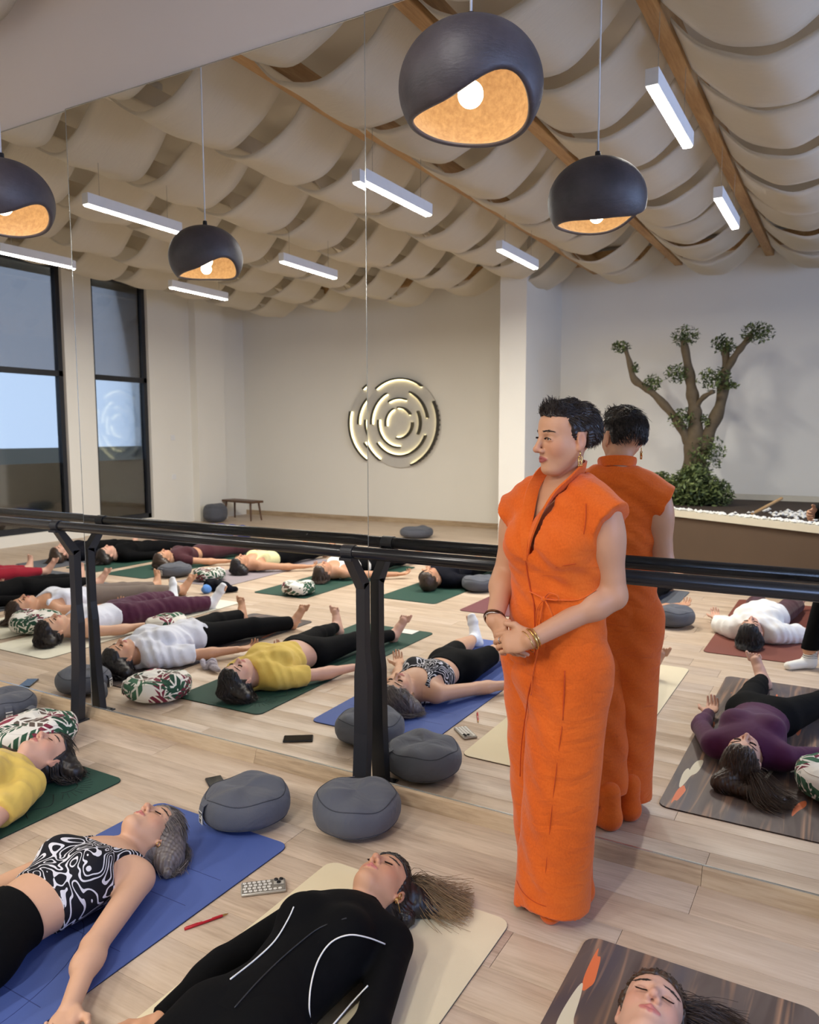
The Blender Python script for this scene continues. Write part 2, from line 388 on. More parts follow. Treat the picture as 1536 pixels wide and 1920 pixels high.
# ------------------------------------------------------------------ linear lights
TZ = 3.4
def tube_light(x, y):
    pw = 12 if y > -2.5 else 88   # light of one linear fitting
    area('tube_lamp', (x, y - 0.5, TZ - 0.012), (0, 0, 0), 0.05, 0.98, pw, (1.0, 0.955, 0.885))
TUBES = [(-1.005, -1.47, 'window light strip nearest the big dark pendant'), (-1.005, -3.69, ''), (-3.14, -1.98, ''), (-3.11, -4.36, ''), (-5.28, -1.40, ''), (-5.19, -3.74, ''), (-7.4, -1.95, ''), (-7.25, -4.2, '')]
LABT = ['white linear light hung above the reflected tree side, nearer one', 'white linear light above the tree, farther and smaller', 'white linear light left of the big dark pendant, in front of the beam',
        'small white linear light by the top of the white pillar', 'white linear light behind the small dark pendant', 'white linear light above the round wall sign, beside the mirror joint', 'white linear light over the wide window at the picture edge', 'small white linear light above the narrow window corner']
for (x, y, _), lab in zip(TUBES, LABT):
    root = empty('linear_light', (x, y - 0.5, TZ), 0, lab, 'ceiling light', 'linear pendant lights')
    MB().box(-0.035, 0.035, -0.5, 0.5, 0.0, 0.085, bev=0.003).build('housing', M['white_metal'], root)
    MB().box(-0.029, 0.029, -0.495, 0.495, -0.006, 0.004).build('diffuser', M['led'], root)
    for s in (-0.36, 0.36):
        MB().tube([(0, s, 0.08), (0, s, 0.42)], 0.0018, 6).build('suspension_wire', M['silver'], root)
    tube_light(x, y)
# ------------------------------------------------------------------ pendants
t = NT('dark_clay_shade'); co = t.coord(); n = t.noise(co, 9, 5, 0.6); n2 = t.noise(t.mapping(co, (1, 1, 3)), 40, 4, 0.65)
t.base(t.ramp(n, [(0.3, srgb(52, 48, 54)), (0.7, srgb(74, 68, 74))])); t.set(rough=0.5, spec=0.6); t.bump(t.math('ADD', n, t.math('MULTIPLY', n2, 0.5)), 0.35, 0.008); M['shade_out'] = t.m
t = NT('pale_plaster_shade_inside'); co = t.coord(); n = t.noise(co, 60, 4, 0.6); t.base(t.ramp(n, [(0.3, srgb(180, 148, 108)), (0.7, srgb(208, 176, 132))])); t.set(rough=0.85, spec=0.2); t.bump(n, 0.4, 0.004); M['shade_in'] = t.m
def pendant(x, y, ztop, rot, label):
    root = empty('pendant_lamp', (x, y, 0), rot, label, 'pendant lamp', 'dark clay pendant lamps')
    R = 0.212; zc = ztop - 0.178; NT_, NP_ = 72, 30
    def rim(th):  # polar angle where the shell ends; the mouth opens up towards local angle 0
        return math.radians(125 - 27 * math.exp(-((math.atan2(math.sin(th - 0.45), math.cos(th - 0.45))) / 0.62) ** 2) + 6 * math.exp(-((math.atan2(math.sin(th - 2.4), math.cos(th - 2.4))) / 0.7) ** 2) - 4 * math.exp(-((math.atan2(math.sin(th + 1.9), math.cos(th + 1.9))) / 0.6) ** 2))
    V = []; F = []; Mi = []
    def P(r, ph, th):
        k = 1.0 if ph < PI / 2 else 1.0
        zz = math.cos(ph) * (0.178 / 0.212)
        return (r * math.sin(ph) ** 0.92 * math.cos(th), r * math.sin(ph) ** 0.92 * math.sin(th), zc + r * zz)
    for side, r in ((0, R), (1, R - 0.017)):
        for j in range(NP_ + 1):
            for k in range(NT_):
                th = 2 * PI * k / NT_; V.append(P(r, 0.02 + (rim(th) - 0.02) * j / NP_, th))
    n1 = (NP_ + 1) * NT_
    for side in (0, 1):
        for j in range(NP_):
            for k in range(NT_):
                a = side * n1 + j * NT_ + k; b = side * n1 + j * NT_ + (k + 1) % NT_
                q = (a, a + NT_, b + NT_, b); F.append(q if side == 0 else q[::-1]); Mi.append(side)
    # rounded lip between outside and inside
    base = len(V)
    for k in range(NT_):
        th = 2 * PI * k / NT_; V.append(P(R - 0.0085, rim(th) + 0.035, th))
    for k in range(NT_):
        k2 = (k + 1) % NT_; a = NP_ * NT_
        F.append((a + k, base + k, base + k2, a + k2)); Mi.append(0)
        F.append((base + k, n1 + a + k, n1 + a + k2, base + k2)); Mi.append(0)
    F.append(tuple(range(NT_))); Mi.append(0)
    sh = mesh_from('lamp_shade', V, F, [M['shade_out'], M['shade_in']], root, True, Mi)
    MB().lathe([(0, 0.03), (0.012, 0.03), (0.014, 0.0), (0.014, -0.02), (0, -0.02)], 12, c=(0, 0, ztop)).build('cord_grip', M['black_metal'], root, True)
    MB().tube([(0, 0, ztop), (0, 0, 4.1)], 0.004, 8).build('cord', M['cord_white'], root, True)
    MB().lathe([(0, 0.0), (0.018, 0.0), (0.018, -0.09), (0, -0.09)], 14, c=(0, 0, ztop - 0.02)).build('lamp_holder', M['black_metal'], root, True)
    bz = ztop - 0.196
    b = MB().lathe([(0, 0.038)] + [(0.038 * math.sin(q), 0.038 * math.cos(q)) for q in [0.3 + i * 0.284 for i in range(10)]] + [(0, -0.038)], 20, c=(0, 0, bz)).build('light_bulb', M['bulb'], root, True)
    MB().lathe([(0.014, 0.03), (0.014, 0.10)], 12, c=(0, 0, bz)).build('bulb_neck', M['white_metal'], root, True)
    l = bpy.data.lights.new('bulb_light', 'POINT'); l.energy = 1.2; l.color = (1.0, 0.84, 0.64); l.shadow_soft_size = 0.03
    lo = bpy.data.objects.new('bulb_light', l); COL.objects.link(lo); lo.location = (x, y, bz - 0.045)
    return root
pendant(-1.03, -0.64, 2.79, math.atan2(-2.2, 1.25), 'large dark clay pendant lamp in front of the mirror with glowing bulb')
pendant(-3.32, -0.63, 2.805, math.atan2(-2.2, 2.6) + 0.5, 'dark clay pendant lamp cut off by the picture edge')

# ------------------------------------------------------------------ barre
root = empty('ballet_barre', (0, 0, 0), 0, 'black floor standing barre rail running along the mirror', 'ballet barre')
RY, RZ = -0.157, 1.112
MB().tube([(-7.5, RY, RZ), (1.9, RY, RZ)], 0.0265, 20).build('rail', M['rail'], root, True)
for sx in (-5.63, -3.725, -1.81, 0.1):
    p = MB()
    # lower blade, wider, leaning slightly to the room side at its foot
    def slab(pts, wd):
        V = []; F = []
        for (y, z, h) in pts:
            V += [(sx - h, y - wd, z), (sx + h, y - wd, z), (sx + h, y + wd, z), (sx - h, y + wd, z)]
        for i in range(len(pts) - 1):
            for k in range(4): F.append((i * 4 + k, i * 4 + (k + 1) % 4, i * 4 + 4 + (k + 1) % 4, i * 4 + 4 + k))
        F.append((3, 2, 1, 0)); n = len(V); F.append((n - 4, n - 3, n - 2, n - 1)); p.add(V, F)
    slab([(-0.085, 0.006, 0.034), (-0.064, 0.30, 0.034), (-0.058, 0.56, 0.034), (-0.057, 0.66, 0.022), (-0.057, 0.965, 0.022)], 0.022)
    p.build('post', M['black_metal'], root)
    a = MB()
    V = [(sx - 0.022, -0.079, 0.94), (sx + 0.022, -0.079, 0.94), (sx + 0.022, -0.035, 0.965), (sx - 0.022, -0.035, 0.965),
         (sx - 0.022, -0.178, 1.09), (sx + 0.022, -0.178, 1.09), (sx + 0.022, -0.136, 1.09), (sx - 0.022, -0.136, 1.09)]
    a.add(V, [(0, 3, 2, 1), (4, 5, 6, 7), (0, 1, 5, 4), (1, 2, 6, 5), (2, 3, 7, 6), (3, 0, 4, 7)]); a.build('arm', M['black_metal'], root)
    c = MB(); c.tube([(sx - 0.028, RY, RZ), (sx + 0.028, RY, RZ)], 0.0305, 20); c.box(sx - 0.03, sx + 0.03, RY - 0.034, RY + 0.034, 1.078, 1.09); c.build('clamp', M['black_metal'], root)
    f = MB(); f.box(sx - 0.05, sx + 0.05, -0.155, -0.045, 0.0005, 0.007, bev=0.0015)
    for dx in (-0.035, 0.035): f.tube([(sx + dx, -0.137, 0.006), (sx + dx, -0.137, 0.012)], 0.007, 6)
    f.build('foot_plate', M['black_metal'], root)

# ------------------------------------------------------------------ round lit sign on the back wall
M['sign_glow'] = NT('sign_glow').set(emit=(1.0, 0.83, 0.42), es=6.0).m
M['sign_dark'] = plain('sign_dark_edge', srgb(52, 48, 40), 0.5); M['sign_disc'] = plain('sign_disc', srgb(206, 202, 194), 0.8)
SC = seen_y(752, 793, 9.19); root = empty('round_wall_sign', (SC.x, YB + 0.01, SC.z), 0, 'round wall sign of broken concentric arcs glowing warm white', 'wall sign')
def disc(R_, d0, d1, n=64):
    mb = MB(); mb.prism([(R_ * math.cos(2 * PI * k / n), R_ * math.sin(2 * PI * k / n)) for k in range(n)], 'y', d0, d1); return mb
disc(0.80, 0.0, 0.03).build('backing_disc', M['sign_disc'], root)
def arc(R_, a0, a1):
    # angles as seen in the photograph: clockwise from the top; the room itself shows it mirrored in x only by the mirror
    n = max(6, int(abs(a1 - a0) / 6)); d = MB(); g = MB()
    def ring(mb, r0, r1, y0, y1):
        V = []; F = []
        for i in range(n + 1):
            q = math.radians(a0 + (a1 - a0) * i / n); s_, c_ = math.sin(q), math.cos(q)
            for (r, y) in ((r0, y0), (r1, y0), (r1, y1), (r0, y1)): V.append((r * s_, y, r * c_))
        for i in range(n):
            for k in range(4): F.append((i * 4 + k, i * 4 + (k + 1) % 4, i * 4 + 4 + (k + 1) % 4, i * 4 + 4 + k))
        F.append((0, 1, 2, 3)); F.append((n * 4 + 3, n * 4 + 2, n * 4 + 1, n * 4)); mb.add(V, F)
    ring(d, R_ - 0.030, R_, 0.0, 0.10); o = d.build('arc', M['sign_dark'], root)
    ring(g, R_ - 0.040, R_ - 0.030, 0.03, 0.06); g.build('light_strip', M['sign_glow'], o)
for R_, segs in ((0.80, ((-38, 36), (62, 162), (212, 286))), (0.60, ((22, 82), (112, 232), (268, 334))), (0.45, ((-30, 20), (62, 118), (178, 278))), (0.29, ((-6, 58), (88, 192), (258, 336)))):
    for a0, a1 in segs: arc(R_, a0, a1)
# sockets on the left wall
for i, (px, py_) in enumerate(((348, 830), (347, 912))):
    pz = 1.55 if i == 0 else 0.85
    o = MB().box(0.0, 0.012, -0.045, 0.045, -0.045, 0.045, bev=0.003).build('wall_socket', M['white_metal']); o.location = (XL, -7.25, pz)
    tag(o, ['upper white wall switch beside the narrow window', 'lower white wall socket beside the narrow window'][i], 'wall switch')
# ------------------------------------------------------------------ planter with olive tree
M['planter'] = plain('brown_planter_render', srgb(86, 68, 52), 0.85, var=0.06, scale=4); M['rimstone'] = plain('pale_rim', srgb(208, 200, 180), 0.7); M['soil'] = plain('dark_soil', srgb(62, 48, 36), 0.95, var=0.4, scale=14, bump=0.6, bscale=30)
M['pebble'] = plain('white_pebble', srgb(228, 226, 220), 0.6, var=0.1)
PLF = [(-2.6, -6.86), (1.9, -4.12)]
def ply(x): return PLF[0][1] + (x - PLF[0][0]) * (PLF[1][1] - PLF[0][1]) / (PLF[1][0] - PLF[0][0])
root = empty('planter', (0, 0, 0), 0, 'low brown raised planter with pale rim along the back wall', 'planter')
poly = [(-2.6, -6.86), (1.9, -4.12), (1.9, -8.85), (-2.6, -8.85)]
mb = MB(); mb.prism(poly, 'z', 0.0, 0.66); mb.build('planter_body', M['planter'], root)
dx, dy = 0.52, -0.854   # inward normal of the slanting front
def off(p, d): return (p[0] + dx * d, p[1] + dy * d)
mb = MB(); mb.prism([off(PLF[0], -0.03), off(PLF[1], -0.03), off(PLF[1], 0.10), off(PLF[0], 0.10)], 'z', 0.66, 0.73); mb.build('front_rim', M['rimstone'], root)
mb = MB(); mb.box(-2.6, 1.9, -8.85, -8.75, 0.66, 0.76); mb.build('back_rim', M['rimstone'], root)
mb = MB(); mb.prism([off(PLF[0], 0.10), off(PLF[1], 0.10), (1.9, -8.75), (-2.6, -8.75)], 'z', 0.6, 0.69); mb.build('soil', M['soil'], root)
mb = MB(); r = random.Random(5)
def pebble(mb, x, y, z, s):
    V = [(x + s * a, y + s * b, z + s * 0.7 * c) for a, b, c in ((1, 0, 0), (-1, 0, 0), (0, 1, 0), (0, -1, 0), (0, 0, 1), (0, 0, -1))]
    mb.add(V, [(0, 2, 4), (2, 1, 4), (1, 3, 4), (3, 0, 4), (2, 0, 5), (1, 2, 5), (3, 1, 5), (0, 3, 5)])
for i in range(700):
    u = r.random(); p0 = (PLF[0][0] + (PLF[1][0] - PLF[0][0]) * u, PLF[0][1] + (PLF[1][1] - PLF[0][1]) * u); q = off(p0, r.uniform(-0.01, 0.13)); pebble(mb, q[0], q[1], 0.735 + r.random() * 0.012, r.uniform(0.012, 0.024))
for i in range(260):
    q = (r.gauss(-0.35, 0.25), r.gauss(-6.7, 0.22)); pebble(mb, q[0], q[1], 0.70 + r.random() * 0.03, r.uniform(0.015, 0.03))
o = mb.build('white_pebbles', M['pebble'], root); o['kind'] = 'stuff'
M['bark'] = plain('grey_brown_bark', srgb(98, 84, 64), 0.9, var=0.35, scale=14, bump=0.8, bscale=26)
t = NT('olive_leaf'); inf = t.node('ShaderNodeAttribute', attribute_name='tone'); t.base(t.ramp(inf.outputs['Fac'], [(0.0, srgb(44, 54, 30)), (0.5, srgb(80, 94, 50)), (1.0, srgb(128, 140, 84))])); t.set(rough=0.55, spec=0.4); M['leaf'] = t.m
TY = 7.95
def tp(x, y, dd=0.0): return seen_y(x, y, TY + dd)
PXM = 1442.9 / 9.55   # photo pixels per metre at the tree
tree = empty('olive_tree', (tp(1300, 900).x, -TY, 0.69), 0, 'pruned olive tree with bare forked limbs growing from the planter', 'tree')
def rel(p, o=tree): return p - o.location
def smooth_path(pts, rs, n=5):
    P = [Vector(p) for p in pts]; out = []; ro = []
    for i in range(len(P) - 1):
        p0 = P[max(i - 1, 0)]; p1 = P[i]; p2 = P[i + 1]; p3 = P[min(i + 2, len(P) - 1)]
        for k in range(n):
            t_ = k / n; out.append(0.5 * ((2 * p1) + (p2 - p0) * t_ + (2 * p0 - 5 * p1 + 4 * p2 - p3) * t_ ** 2 + (3 * p1 - p0 - 3 * p2 + p3) * t_ ** 3)); ro.append(rs[i] + (rs[i + 1] - rs[i]) * t_)
    out.append(P[-1]); ro.append(rs[-1]); return out, ro
r = random.Random(11)
def limb(name, pts, wds, d0=0.0, d1=0.0):
    n = len(pts); P = [rel(tp(p[0], p[1], d0 + (d1 - d0) * i / (n - 1))) for i, p in enumerate(pts)]
    q, ro = smooth_path(P, [w_ / 2 / PXM for w_ in wds]); ro = [a * (1 + 0.14 * math.sin(i * 1.9 + a * 300)) for i, a in enumerate(ro)]
    MB().tube(q, ro, 12).build(name, M['bark'], tree, True)
limb('trunk', [(1298, 935), (1297, 900), (1299, 870), (1302, 835), (1304, 800), (1302, 765), (1297, 730), (1291, 690), (1284, 650), (1281, 636)], [60, 50, 42, 36, 28, 25, 22, 19, 14, 10])
limb('branch', [(1296, 840), (1285, 815), (1262, 778), (1222, 735), (1190, 712), (1181, 680), (1172, 652)], [22, 20, 17, 15, 15, 11, 8], 0, -0.25)
limb('branch', [(1312, 858), (1330, 810), (1350, 762), (1358, 715), (1361, 690), (1361, 652)], [28, 26, 23, 19, 16, 12], 0, 0.2)
limb('branch', [(1360, 700), (1378, 668), (1398, 642), (1412, 628)], [15, 13, 12, 9], 0.15, 0.05)
limb('branch', [(1303, 768), (1318, 746), (1338, 734)], [12, 10, 8], 0, -0.15)
limb('root_flare', [(1318, 935), (1316, 895), (1310, 855)], [40, 30, 22], 0, 0)
def leaves(name, blobs, n_per, parent, org, size=0.035):
    V = []; F = []; T = []
    for (c, R_, sq) in blobs:
        for i in range(int(n_per * (R_ / 0.15) ** 1.6)):
            d = Vector((r.gauss(0, 1), r.gauss(0, 1), r.gauss(0, 1))).normalized() * (R_ * r.random() ** 0.45); d.z *= sq
            p = c + d - org; ax = Vector((r.gauss(0, 1), r.gauss(0, 1), r.gauss(0, 0.7))).normalized(); bx = ax.cross(Vector((r.random(), r.random(), 1))).normalized()
            s_ = size * r.uniform(0.6, 1.3); b = len(V)
            V += [p - ax * s_, p + bx * s_ * 0.42, p + ax * s_, p - bx * s_ * 0.42]; F.append((b, b + 1, b + 2, b + 3)); T += [r.random()] * 4
    o = mesh_from(name, V, np.array(F), M['leaf'], parent, False); at = o.data.attributes.new('tone', 'FLOAT', 'POINT'); at.data.foreach_set('value', np.array(T, dtype=np.float32)); return o
for (x, y, R_, sq, dd) in ((1165, 650, 20, 0.6, -.25), (1285, 630, 28, 0.8, 0), (1222, 718, 20, 0.9, -.15), (1270, 700, 26, 0.8, -.1), (1278, 785, 26, 0.9, -.1), (1340, 712, 34, 0.75, 0), (1355, 645, 22, 0.9, .2), (1420, 624, 32, 0.65, .05), (1326, 850, 36, 1.1, -.1), (1374, 722, 12, 0.8, 0), (1322, 790, 13, 1.2, 0), (1366, 650, 16, 1, .1), (1190, 690, 10, 1.2, -.2)):
    o = leaves('foliage', [(tp(x, y, dd), R_ / PXM, sq)], 230, tree, tree.location, 0.03); o['kind'] = 'stuff'
sp = tp(1298, 915, -0.3); shrub = empty('shrub', (sp.x, sp.y, 0.69), 0, 'dense round green shrub at the foot of the olive tree', 'shrub')
o = leaves('foliage', [(tp(1262, 925, -.3), 0.26, .8), (tp(1300, 915, -.4), 0.33, .85), (tp(1338, 925, -.3), 0.26, .8), (tp(1300, 890, -.3), 0.2, .8), (tp(1240, 900, -.2), 0.15, .8)], 520, shrub, shrub.location, 0.032); o['kind'] = 'stuff'
MB().tube([(0, 0, 0), (0.02, 0, 0.25)], 0.02, 8).build('stem', M['bark'], shrub)
a, b = seen_z(1405, 955, .78), seen_z(1432, 938, .95); o = MB().tube([(a.x, -6.6, .70), (b.x + .05, -7.0, .86)], 0.018, 8).build('wooden_stake', M['beam']); tag(o, 'pale wooden stake leaning in the planter soil', 'stake')
# bench in the corner, bag beside it
bp = seen_z(462, 972); root = empty('low_bench', (bp.x + .25, bp.y, 0), 0.15, 'low dark wooden bench in the far corner by the white wall', 'bench')
M['walnut'] = wood('walnut', srgb(70, 46, 32), srgb(98, 68, 46), srgb(120, 86, 60), 'x', 1.0, False)
MB().box(-0.42, 0.42, -0.15, 0.15, 0.33, 0.37, bev=0.006).build('seat', M['walnut'], root)
for sx in (-0.34, 0.34):
    for sy in (-0.1, 0.1): MB().tube([(sx, sy, 0.33), (sx * 1.12, sy * 1.3, 0.0)], [0.02, 0.014], 8).build('leg', M['walnut'], root)
# ------------------------------------------------------------------ implicit surfaces -> one continuous mesh
f32 = np.float32
def cap(a, b, ra, rb, k=0.02, flat=None, t0=None, t1=None, op='u'):
    """tapered capsule a->b; flat=(axis, factor) squashes across an axis; t0/t1 cut it flat at a fraction of its length"""
    return dict(t='c', a=np.array(a, f32), b=np.array(b, f32), ra=ra, rb=rb, k=k, flat=flat, t0=t0, t1=t1, op=op)
def ell(c, r, k=0.02, R=None, op='u'):
    return dict(t='e', c=np.array(c, f32), r=np.array(r, f32), R=None if R is None else np.array(R, f32), k=k, op=op)
def pbox(p):
    if p['t'] == 'c':
        m = max(p['ra'], p['rb']) * (max(1.0, p['flat'][1]) if p['flat'] else 1.0)
        return np.minimum(p['a'], p['b']) - m, np.maximum(p['a'], p['b']) + m
    m = float(p['r'].max()) if p['R'] is not None else p['r']
    return p['c'] - m, p['c'] + m
def peval(p, X, Y, Z, grow):
    if p['t'] == 'c':
        a, b = p['a'], p['b']; d = b - a; L2 = float(d @ d) + 1e-12
        px, py, pz = X - a[0], Y - a[1], Z - a[2]
        tr = (px * d[0] + py * d[1] + pz * d[2]) / L2; t = np.clip(tr, 0, 1)
        px = px - t * d[0]; py = py - t * d[1]; pz = pz - t * d[2]
        r = (p['ra'] + grow) + ((p['rb'] - p['ra'])) * t
        if p['flat']:
            w_, s = p['flat']; q = (px * w_[0] + py * w_[1] + pz * w_[2]) * (1.0 / s - 1.0)
            px = px + w_[0] * q; py = py + w_[1] * q; pz = pz + w_[2] * q
            D = (np.sqrt(px * px + py * py + pz * pz) - r) * min(1.0, s)
        else: D = np.sqrt(px * px + py * py + pz * pz) - r
        L = math.sqrt(L2)
        if p['t1'] is not None: D = np.maximum(D, (tr - p['t1']) * L)
        if p['t0'] is not None: D = np.maximum(D, (p['t0'] - tr) * L)
        return D
    c = p['c']; px, py, pz = X - c[0], Y - c[1], Z - c[2]
    if p['R'] is not None:
        R = p['R']; px, py, pz = px * R[0, 0] + py * R[0, 1] + pz * R[0, 2], px * R[1, 0] + py * R[1, 1] + pz * R[1, 2], px * R[2, 0] + py * R[2, 1] + pz * R[2, 2]
    r = p['r'] + grow
    ax, ay, az = px / r[0], py / r[1], pz / r[2]
    k0 = np.sqrt(ax * ax + ay * ay + az * az) + 1e-9
    k1 = np.sqrt((ax / r[0]) ** 2 + (ay / r[1]) ** 2 + (az / r[2]) ** 2) + 1e-9
    return k0 * (k0 - 1) / k1
def smin(a, b, k):
    h = np.maximum(k - np.abs(a - b), 0) / k
    return np.minimum(a, b) - h * h * k * 0.25
def field(groups, ax, ay, az):
    """groups: list of (prims, cuts, grow); cuts are functions of (X,Y,Z) that are negative where material stays"""
    F = np.full((len(ax), len(ay), len(az)), 0.3, f32); hs = max(ax[1] - ax[0], ay[1] - ay[0], az[1] - az[0])
    axs = (ax, ay, az)
    for prims, cuts, grow in groups:
        G = np.full(F.shape, 0.3, f32) if (cuts or len(groups) > 1) else F
        for p in prims:
            lo, hi = pbox(p); m = abs(grow) + p['k'] + 2.5 * hs; sl = []
            for i in range(3):
                s0 = int(np.searchsorted(axs[i], lo[i] - m)); s1 = int(np.searchsorted(axs[i], hi[i] + m)); sl.append(slice(max(0, s0), min(len(axs[i]), s1)))
            if any(s.stop - s.start < 1 for s in sl): continue
            sl = tuple(sl); X = ax[sl[0]][:, None, None]; Y = ay[sl[1]][None, :, None]; Z = az[sl[2]][None, None, :]
            D = peval(p, X, Y, Z, grow if p['op'] == 'u' else 0.0).astype(f32)
            if p['op'] == 'u': G[sl] = smin(G[sl], D, p['k'])
            else: G[sl] = -smin(-G[sl], D, p['k'])
        for c in cuts: G = np.maximum(G, c(ax[:, None, None], ay[None, :, None], az[None, None, :]).astype(f32))
        if G is not F: F = smin(F, G, 0.006) if len(groups) > 1 else G
    return F
def surface(groups, lo, hi, h, noise=None):
    """naive surface nets on a regular grid"""
    ax, ay, az = [np.arange(lo[i], hi[i] + h, h, dtype=f32) for i in range(3)]
    F = field(groups, ax, ay, az)
    if noise is not None: F = F + noise(ax[:, None, None], ay[None, :, None], az[None, None, :]).astype(f32)
    S = F < 0
    nx, ny, nz = F.shape
    cnt = np.zeros((nx - 1, ny - 1, nz - 1), np.int8)
    for i in (0, 1):
        for j in (0, 1):
            for k in (0, 1): cnt += S[i:nx - 1 + i, j:ny - 1 + j, k:nz - 1 + k]
    act = (cnt > 0) & (cnt < 8); I, J, K = np.nonzero(act)
    if len(I) == 0: return np.zeros((0, 3), f32), np.zeros((0, 4), np.int64)
    idx = -np.ones(act.shape, np.int64); idx[I, J, K] = np.arange(len(I))
    acc = np.zeros((len(I), 3), np.float64); n = np.zeros(len(I))
    cor = [(0, 0, 0), (1, 0, 0), (0, 1, 0), (1, 1, 0), (0, 0, 1), (1, 0, 1), (0, 1, 1), (1, 1, 1)]
    val = [F[I + c[0], J + c[1], K + c[2]] for c in cor]
    for a, b in ((0, 1), (2, 3), (4, 5), (6, 7), (0, 2), (1, 3), (4, 6), (5, 7), (0, 4), (1, 5), (2, 6), (3, 7)):
        va, vb = val[a], val[b]; m = (va < 0) != (vb < 0); t = np.where(m, va / np.where(m, va - vb, 1), 0)
        for ax_ in range(3): acc[:, ax_] += np.where(m, cor[a][ax_] + t * (cor[b][ax_] - cor[a][ax_]), 0)
        n += m
    P = (acc / n[:, None] + np.stack([I, J, K], 1)) * h + np.array([ax[0], ay[0], az[0]])
    Q = []
    for d in range(3):
        A = S.take(range(0, S.shape[d] - 1), d); B = S.take(range(1, S.shape[d]), d); ch = A != B
        e = np.stack(np.nonzero(ch), 1); o1, o2 = [(1, 2), (2, 0), (0, 1)][d]
        ok = (e[:, o1] > 0) & (e[:, o2] > 0) & (e[:, o1] < S.shape[o1] - 1) & (e[:, o2] < S.shape[o2] - 1); e = e[ok]
        if len(e) == 0: continue
        inside_first = A[tuple(e.T)]
        def c(s1, s2):
            q = e.copy(); q[:, o1] -= s1; q[:, o2] -= s2; return idx[q[:, 0], q[:, 1], q[:, 2]]
        quad = np.stack([c(1, 1), c(0, 1), c(0, 0), c(1, 0)], 1)
        quad[~inside_first] = quad[~inside_first][:, ::-1]; Q.append(quad)
    Q = np.concatenate(Q); Q = Q[(Q >= 0).all(1)]
    return P.astype(f32), Q
def sculpt(groups, boxes, noise=None):
    """boxes: [(lo, hi, voxel)] finest first; coarser ones leave the finer boxes free"""
    VV, QQ = [], []; base = 0; done = []
    for lo, hi, h in boxes:
        lo = np.array(lo, float); hi = np.array(hi, float)
        P, Q = surface(groups, lo, hi, h, noise)
        if len(Q) and done:
            drop = np.zeros(len(P), bool)
            for (l2, h2, hh) in done: drop |= ((P > l2 + h * 0.9 + hh) & (P < h2 - h * 0.9 - hh)).all(1)
            Q = Q[~drop[Q].all(1)]
        done.append((lo, hi, h)); VV.append(P); QQ.append(Q + base); base += len(P)
    V = np.concatenate(VV); Q = np.concatenate(QQ)
    used = np.zeros(len(V), bool); used[Q.ravel()] = True; remap = np.cumsum(used) - 1
    return V[used], remap[Q]
def bounds(prims, m=0.03):
    lo = np.min([pbox(p)[0] for p in prims if p['op'] == 'u'], 0) - m; hi = np.max([pbox(p)[1] for p in prims if p['op'] == 'u'], 0) + m; return lo, hi
def vert_dist(prims, V):
    d = np.full(len(V), 1.0, f32)
    for p in prims: d = np.minimum(d, peval(p, V[:, 0], V[:, 1], V[:, 2], 0.0))
    return d
def set_attr(o, name, arr):
    a = o.data.attributes.new(name, 'FLOAT', 'POINT'); a.data.foreach_set('value', np.asarray(arr, dtype=np.float32))
def strands(name, paths, r0, r1, mat, parent, sub=3, tone=None, grad=0.0, floor=False):
    """paths: array (N, M, 3) of control points -> N thin tapering three-sided locks in one mesh"""
    P = np.asarray(paths, dtype=np.float64); N, Mn, _ = P.shape
    ts = np.linspace(0, Mn - 1, (Mn - 1) * sub + 1); out = []
    for t_ in ts:
        i = min(int(t_), Mn - 2); u = t_ - i; p0 = P[:, max(i - 1, 0)]; p1 = P[:, i]; p2 = P[:, i + 1]; p3 = P[:, min(i + 2, Mn - 1)]
        out.append(0.5 * ((2 * p1) + (p2 - p0) * u + (2 * p0 - 5 * p1 + 4 * p2 - p3) * u * u + (3 * p1 - p0 - 3 * p2 + p3) * u ** 3))
    C = np.stack(out, 1); S_ = C.shape[1]
    T = np.gradient(C, axis=1); T /= np.linalg.norm(T, axis=2, keepdims=True) + 1e-9
    rv = np.random.RandomState(4).normal(size=(N, 1, 3)); U = np.cross(T, rv); U /= np.linalg.norm(U, axis=2, keepdims=True) + 1e-9; W = np.cross(T, U)
    s = np.linspace(0, 1, S_)[None, :, None]; rr = r0 + (r1 - r0) * s ** 1.3
    ring = [C + rr * (U * math.cos(q) + W * math.sin(q)) for q in (0, 2.094, 4.189)]
    V = np.stack(ring, 2).reshape(-1, 3)
    if floor: V[:, 2] = np.maximum(V[:, 2], 0.0005)
    n = np.arange(N)[:, None, None]; i = np.arange(S_ - 1)[None, :, None]; k = np.arange(3)[None, None, :]
    a = (n * S_ + i) * 3 + k; b = (n * S_ + i) * 3 + (k + 1) % 3
    F = np.stack([a, b, b + 3, a + 3], -1).reshape(-1, 4)
    o = mesh_from(name, V, F, mat, parent, True)
    tn = np.random.RandomState(9).rand(N) if tone is None else tone
    along = np.repeat(np.tile(np.linspace(0, 1, S_), N), 3); set_attr(o, 'tone', np.repeat(tn, S_ * 3) * (1 - grad) + grad * np.clip(along * 1.6 - .5, 0, 1)); return o
